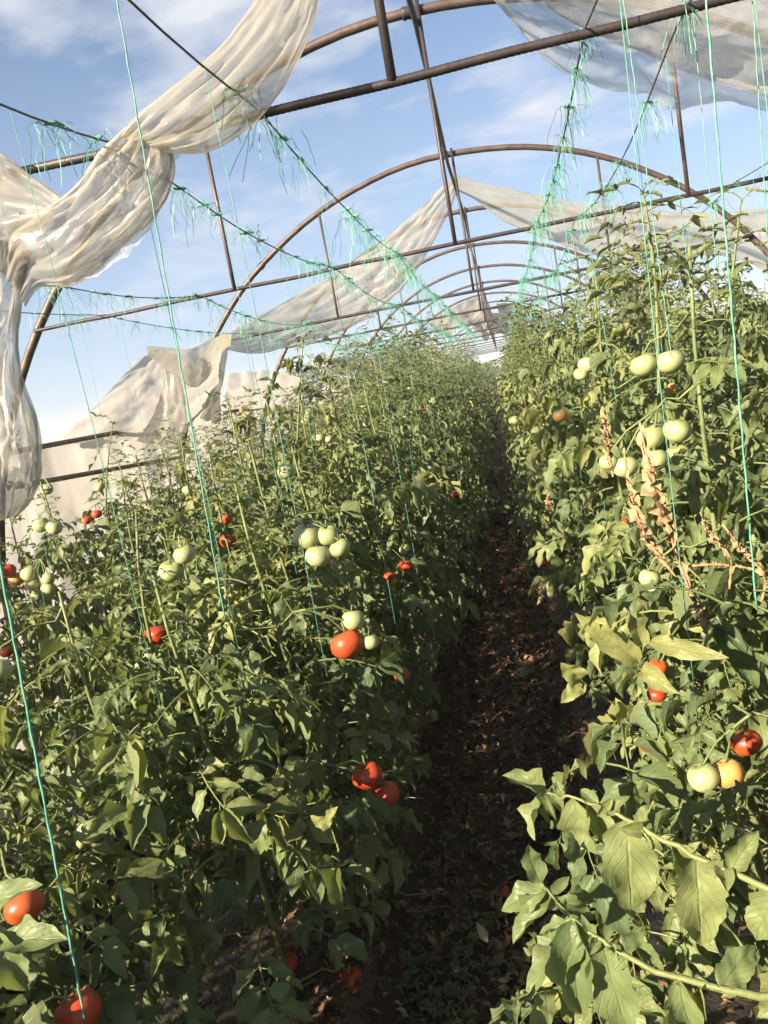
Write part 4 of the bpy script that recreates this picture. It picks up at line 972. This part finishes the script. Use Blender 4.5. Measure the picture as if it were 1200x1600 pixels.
for k in range(520):
    u = r.random()
    if u < .6: p0 = at(r.uniform(640, 960), r.uniform(1400, 1640), 1.0)
    elif u < .8: p0 = at(r.uniform(560, 660), r.uniform(1250, 1600), 1.0)
    else: p0 = at(r.uniform(640, 960), r.uniform(1150, 1400), 1.0)
    d = p0 - EYE; p = EYE + d * ((0.02 - CAM_H) / d.z); z = ground_z(p.x, p.y); h = r.uniform(.01, .05)
    g.tube([(p.x, p.y, z), (p.x + r.uniform(-.008, .008), p.y, z + h)], .0009, 3, False, .6)
    for q in range(r.randint(2, 6)):
        a = r.uniform(0, 6.28); leaflet(g, (p.x, p.y, z + h * r.uniform(.4, 1)), (math.cos(a), math.sin(a), r.uniform(0, .9)), (0, 0, 1), r.uniform(.012, .03), r.uniform(.006, .012), .5, .2, 0, r.uniform(.3, .9), 3, 1, 0)
tag(obj('weeds', g.mesh('weeds', 'leaf')), 'small green weed seedlings in the lit soil near the camera', 'weeds', None, 'stuff')

# ------------------------------------------------------------------ beyond the tunnel
def tree(x, y, H, Wd, seed, lab):
    r = random.Random(seed); t = thing('tree', lab, 'tree', (x, y, 0), 'trees beyond the tunnel')
    g = Geo(); g.tube([(0, 0, 0), (0.1, 0, H * .3), (0, 0.1, H * .7)], [.03 * H, .022 * H, .008 * H], 7)
    for k in range(7):
        a = r.uniform(0, 6.28); z = H * r.uniform(.25, .5); g.tube([(0.05, 0, z), (math.cos(a) * Wd * .4, math.sin(a) * Wd * .4, z + H * .25)], [.010 * H, .004 * H], 5)
    obj('trunk', g.mesh('trunk', 'bark'), t); g = Geo()
    blobs = [(Vector((r.uniform(-.6, .6) * Wd, r.uniform(-.6, .6) * Wd, H * r.uniform(.35, .85))), r.uniform(.25, .45) * Wd) for k in range(14)]
    for k in range(2600):
        c, R_ = r.choice(blobs); d = Vector((r.gauss(0, 1), r.gauss(0, 1), r.gauss(0, 1))).normalized(); p = c + d * R_ * r.uniform(.55, 1.08)
        a = r.uniform(0, 6.28); leaflet(g, p, (math.cos(a), math.sin(a), r.uniform(-.6, .6)), d, H * .05, H * .028, .5, .2, 0, r.random(), 2, 1, 0)
    obj('crown', g.mesh('crown', 'tree_leaf'), t)
tree(-34.5, 52, 3.6, 2.2, 1, 'dark bush on the horizon at the far left')
for k, (px, Y, H, Wd, lab) in enumerate([(480, 62, 4.6, 3.0, 'dark tree beyond the left wall, leftmost of three'), (555, 66, 5.6, 3.4, 'dark tree beyond the left wall, middle of three'), (625, 70, 5.0, 3.2, 'dark tree beyond the left wall, nearest the path end')]):
    tree(at(px, 600, Y).x, Y, H, Wd, 5 + k, lab)
# a neighbouring low tunnel seen beyond the wall at the left edge
nb = thing('neighbour_tunnel', 'low pale film tunnel standing in the field at far left', 'polytunnel', (-26, 36, 0))
g = Geo(); V = []; n = 14
for i, yy in enumerate((-14, -9, -4, 1, 6, 12)):
    for j in range(n + 1): a = PI * j / n; V.append((3.2 * math.cos(a), yy, 1.35 * math.sin(a) + .04 * nz(i, j)))
g.add(V, [(i * (n + 1) + j, i * (n + 1) + j + 1, (i + 1) * (n + 1) + j + 1, (i + 1) * (n + 1) + j) for i in range(5) for j in range(n)])
obj('cover', g.mesh('cover', 'film_wall'), nb)
for yy in (-14, -4, 6, 12): obj('hoop', Geo().tube([(3.24 * math.cos(PI * j / 16), yy, 1.39 * math.sin(PI * j / 16)) for j in range(17)], .03, 6).mesh('hoop', 'bar'), nb)

# ------------------------------------------------------------------ thin haze volume, added for the veil of sun glare and far softening
g = Geo(); X0, X1, Y0, Y1, Z0, Z1 = -1600, 1600, -400, 2600, -1.2, 9.0
g.add([(X0, Y0, Z0), (X1, Y0, Z0), (X1, Y1, Z0), (X0, Y1, Z0), (X0, Y0, Z1), (X1, Y0, Z1), (X1, Y1, Z1), (X0, Y1, Z1)], [(0, 3, 2, 1), (4, 5, 6, 7), (0, 1, 5, 4), (1, 2, 6, 5), (2, 3, 7, 6), (3, 0, 4, 7)])
hz = bpy.data.materials.new('haze'); hz.use_nodes = True; ht = hz.node_tree; ht.nodes.clear()
ho = ht.nodes.new('ShaderNodeOutputMaterial'); pv = ht.nodes.new('ShaderNodeVolumePrincipled'); pv.inputs['Color'].default_value = (0.93, 0.94, 0.95, 1); pv.inputs['Density'].default_value = 0.0020
ht.links.new(pv.outputs[0], ho.inputs['Volume'])
tag(obj('haze', g.mesh('haze', hz, False)), kind='stuff')
cy.volume_bounces = 0
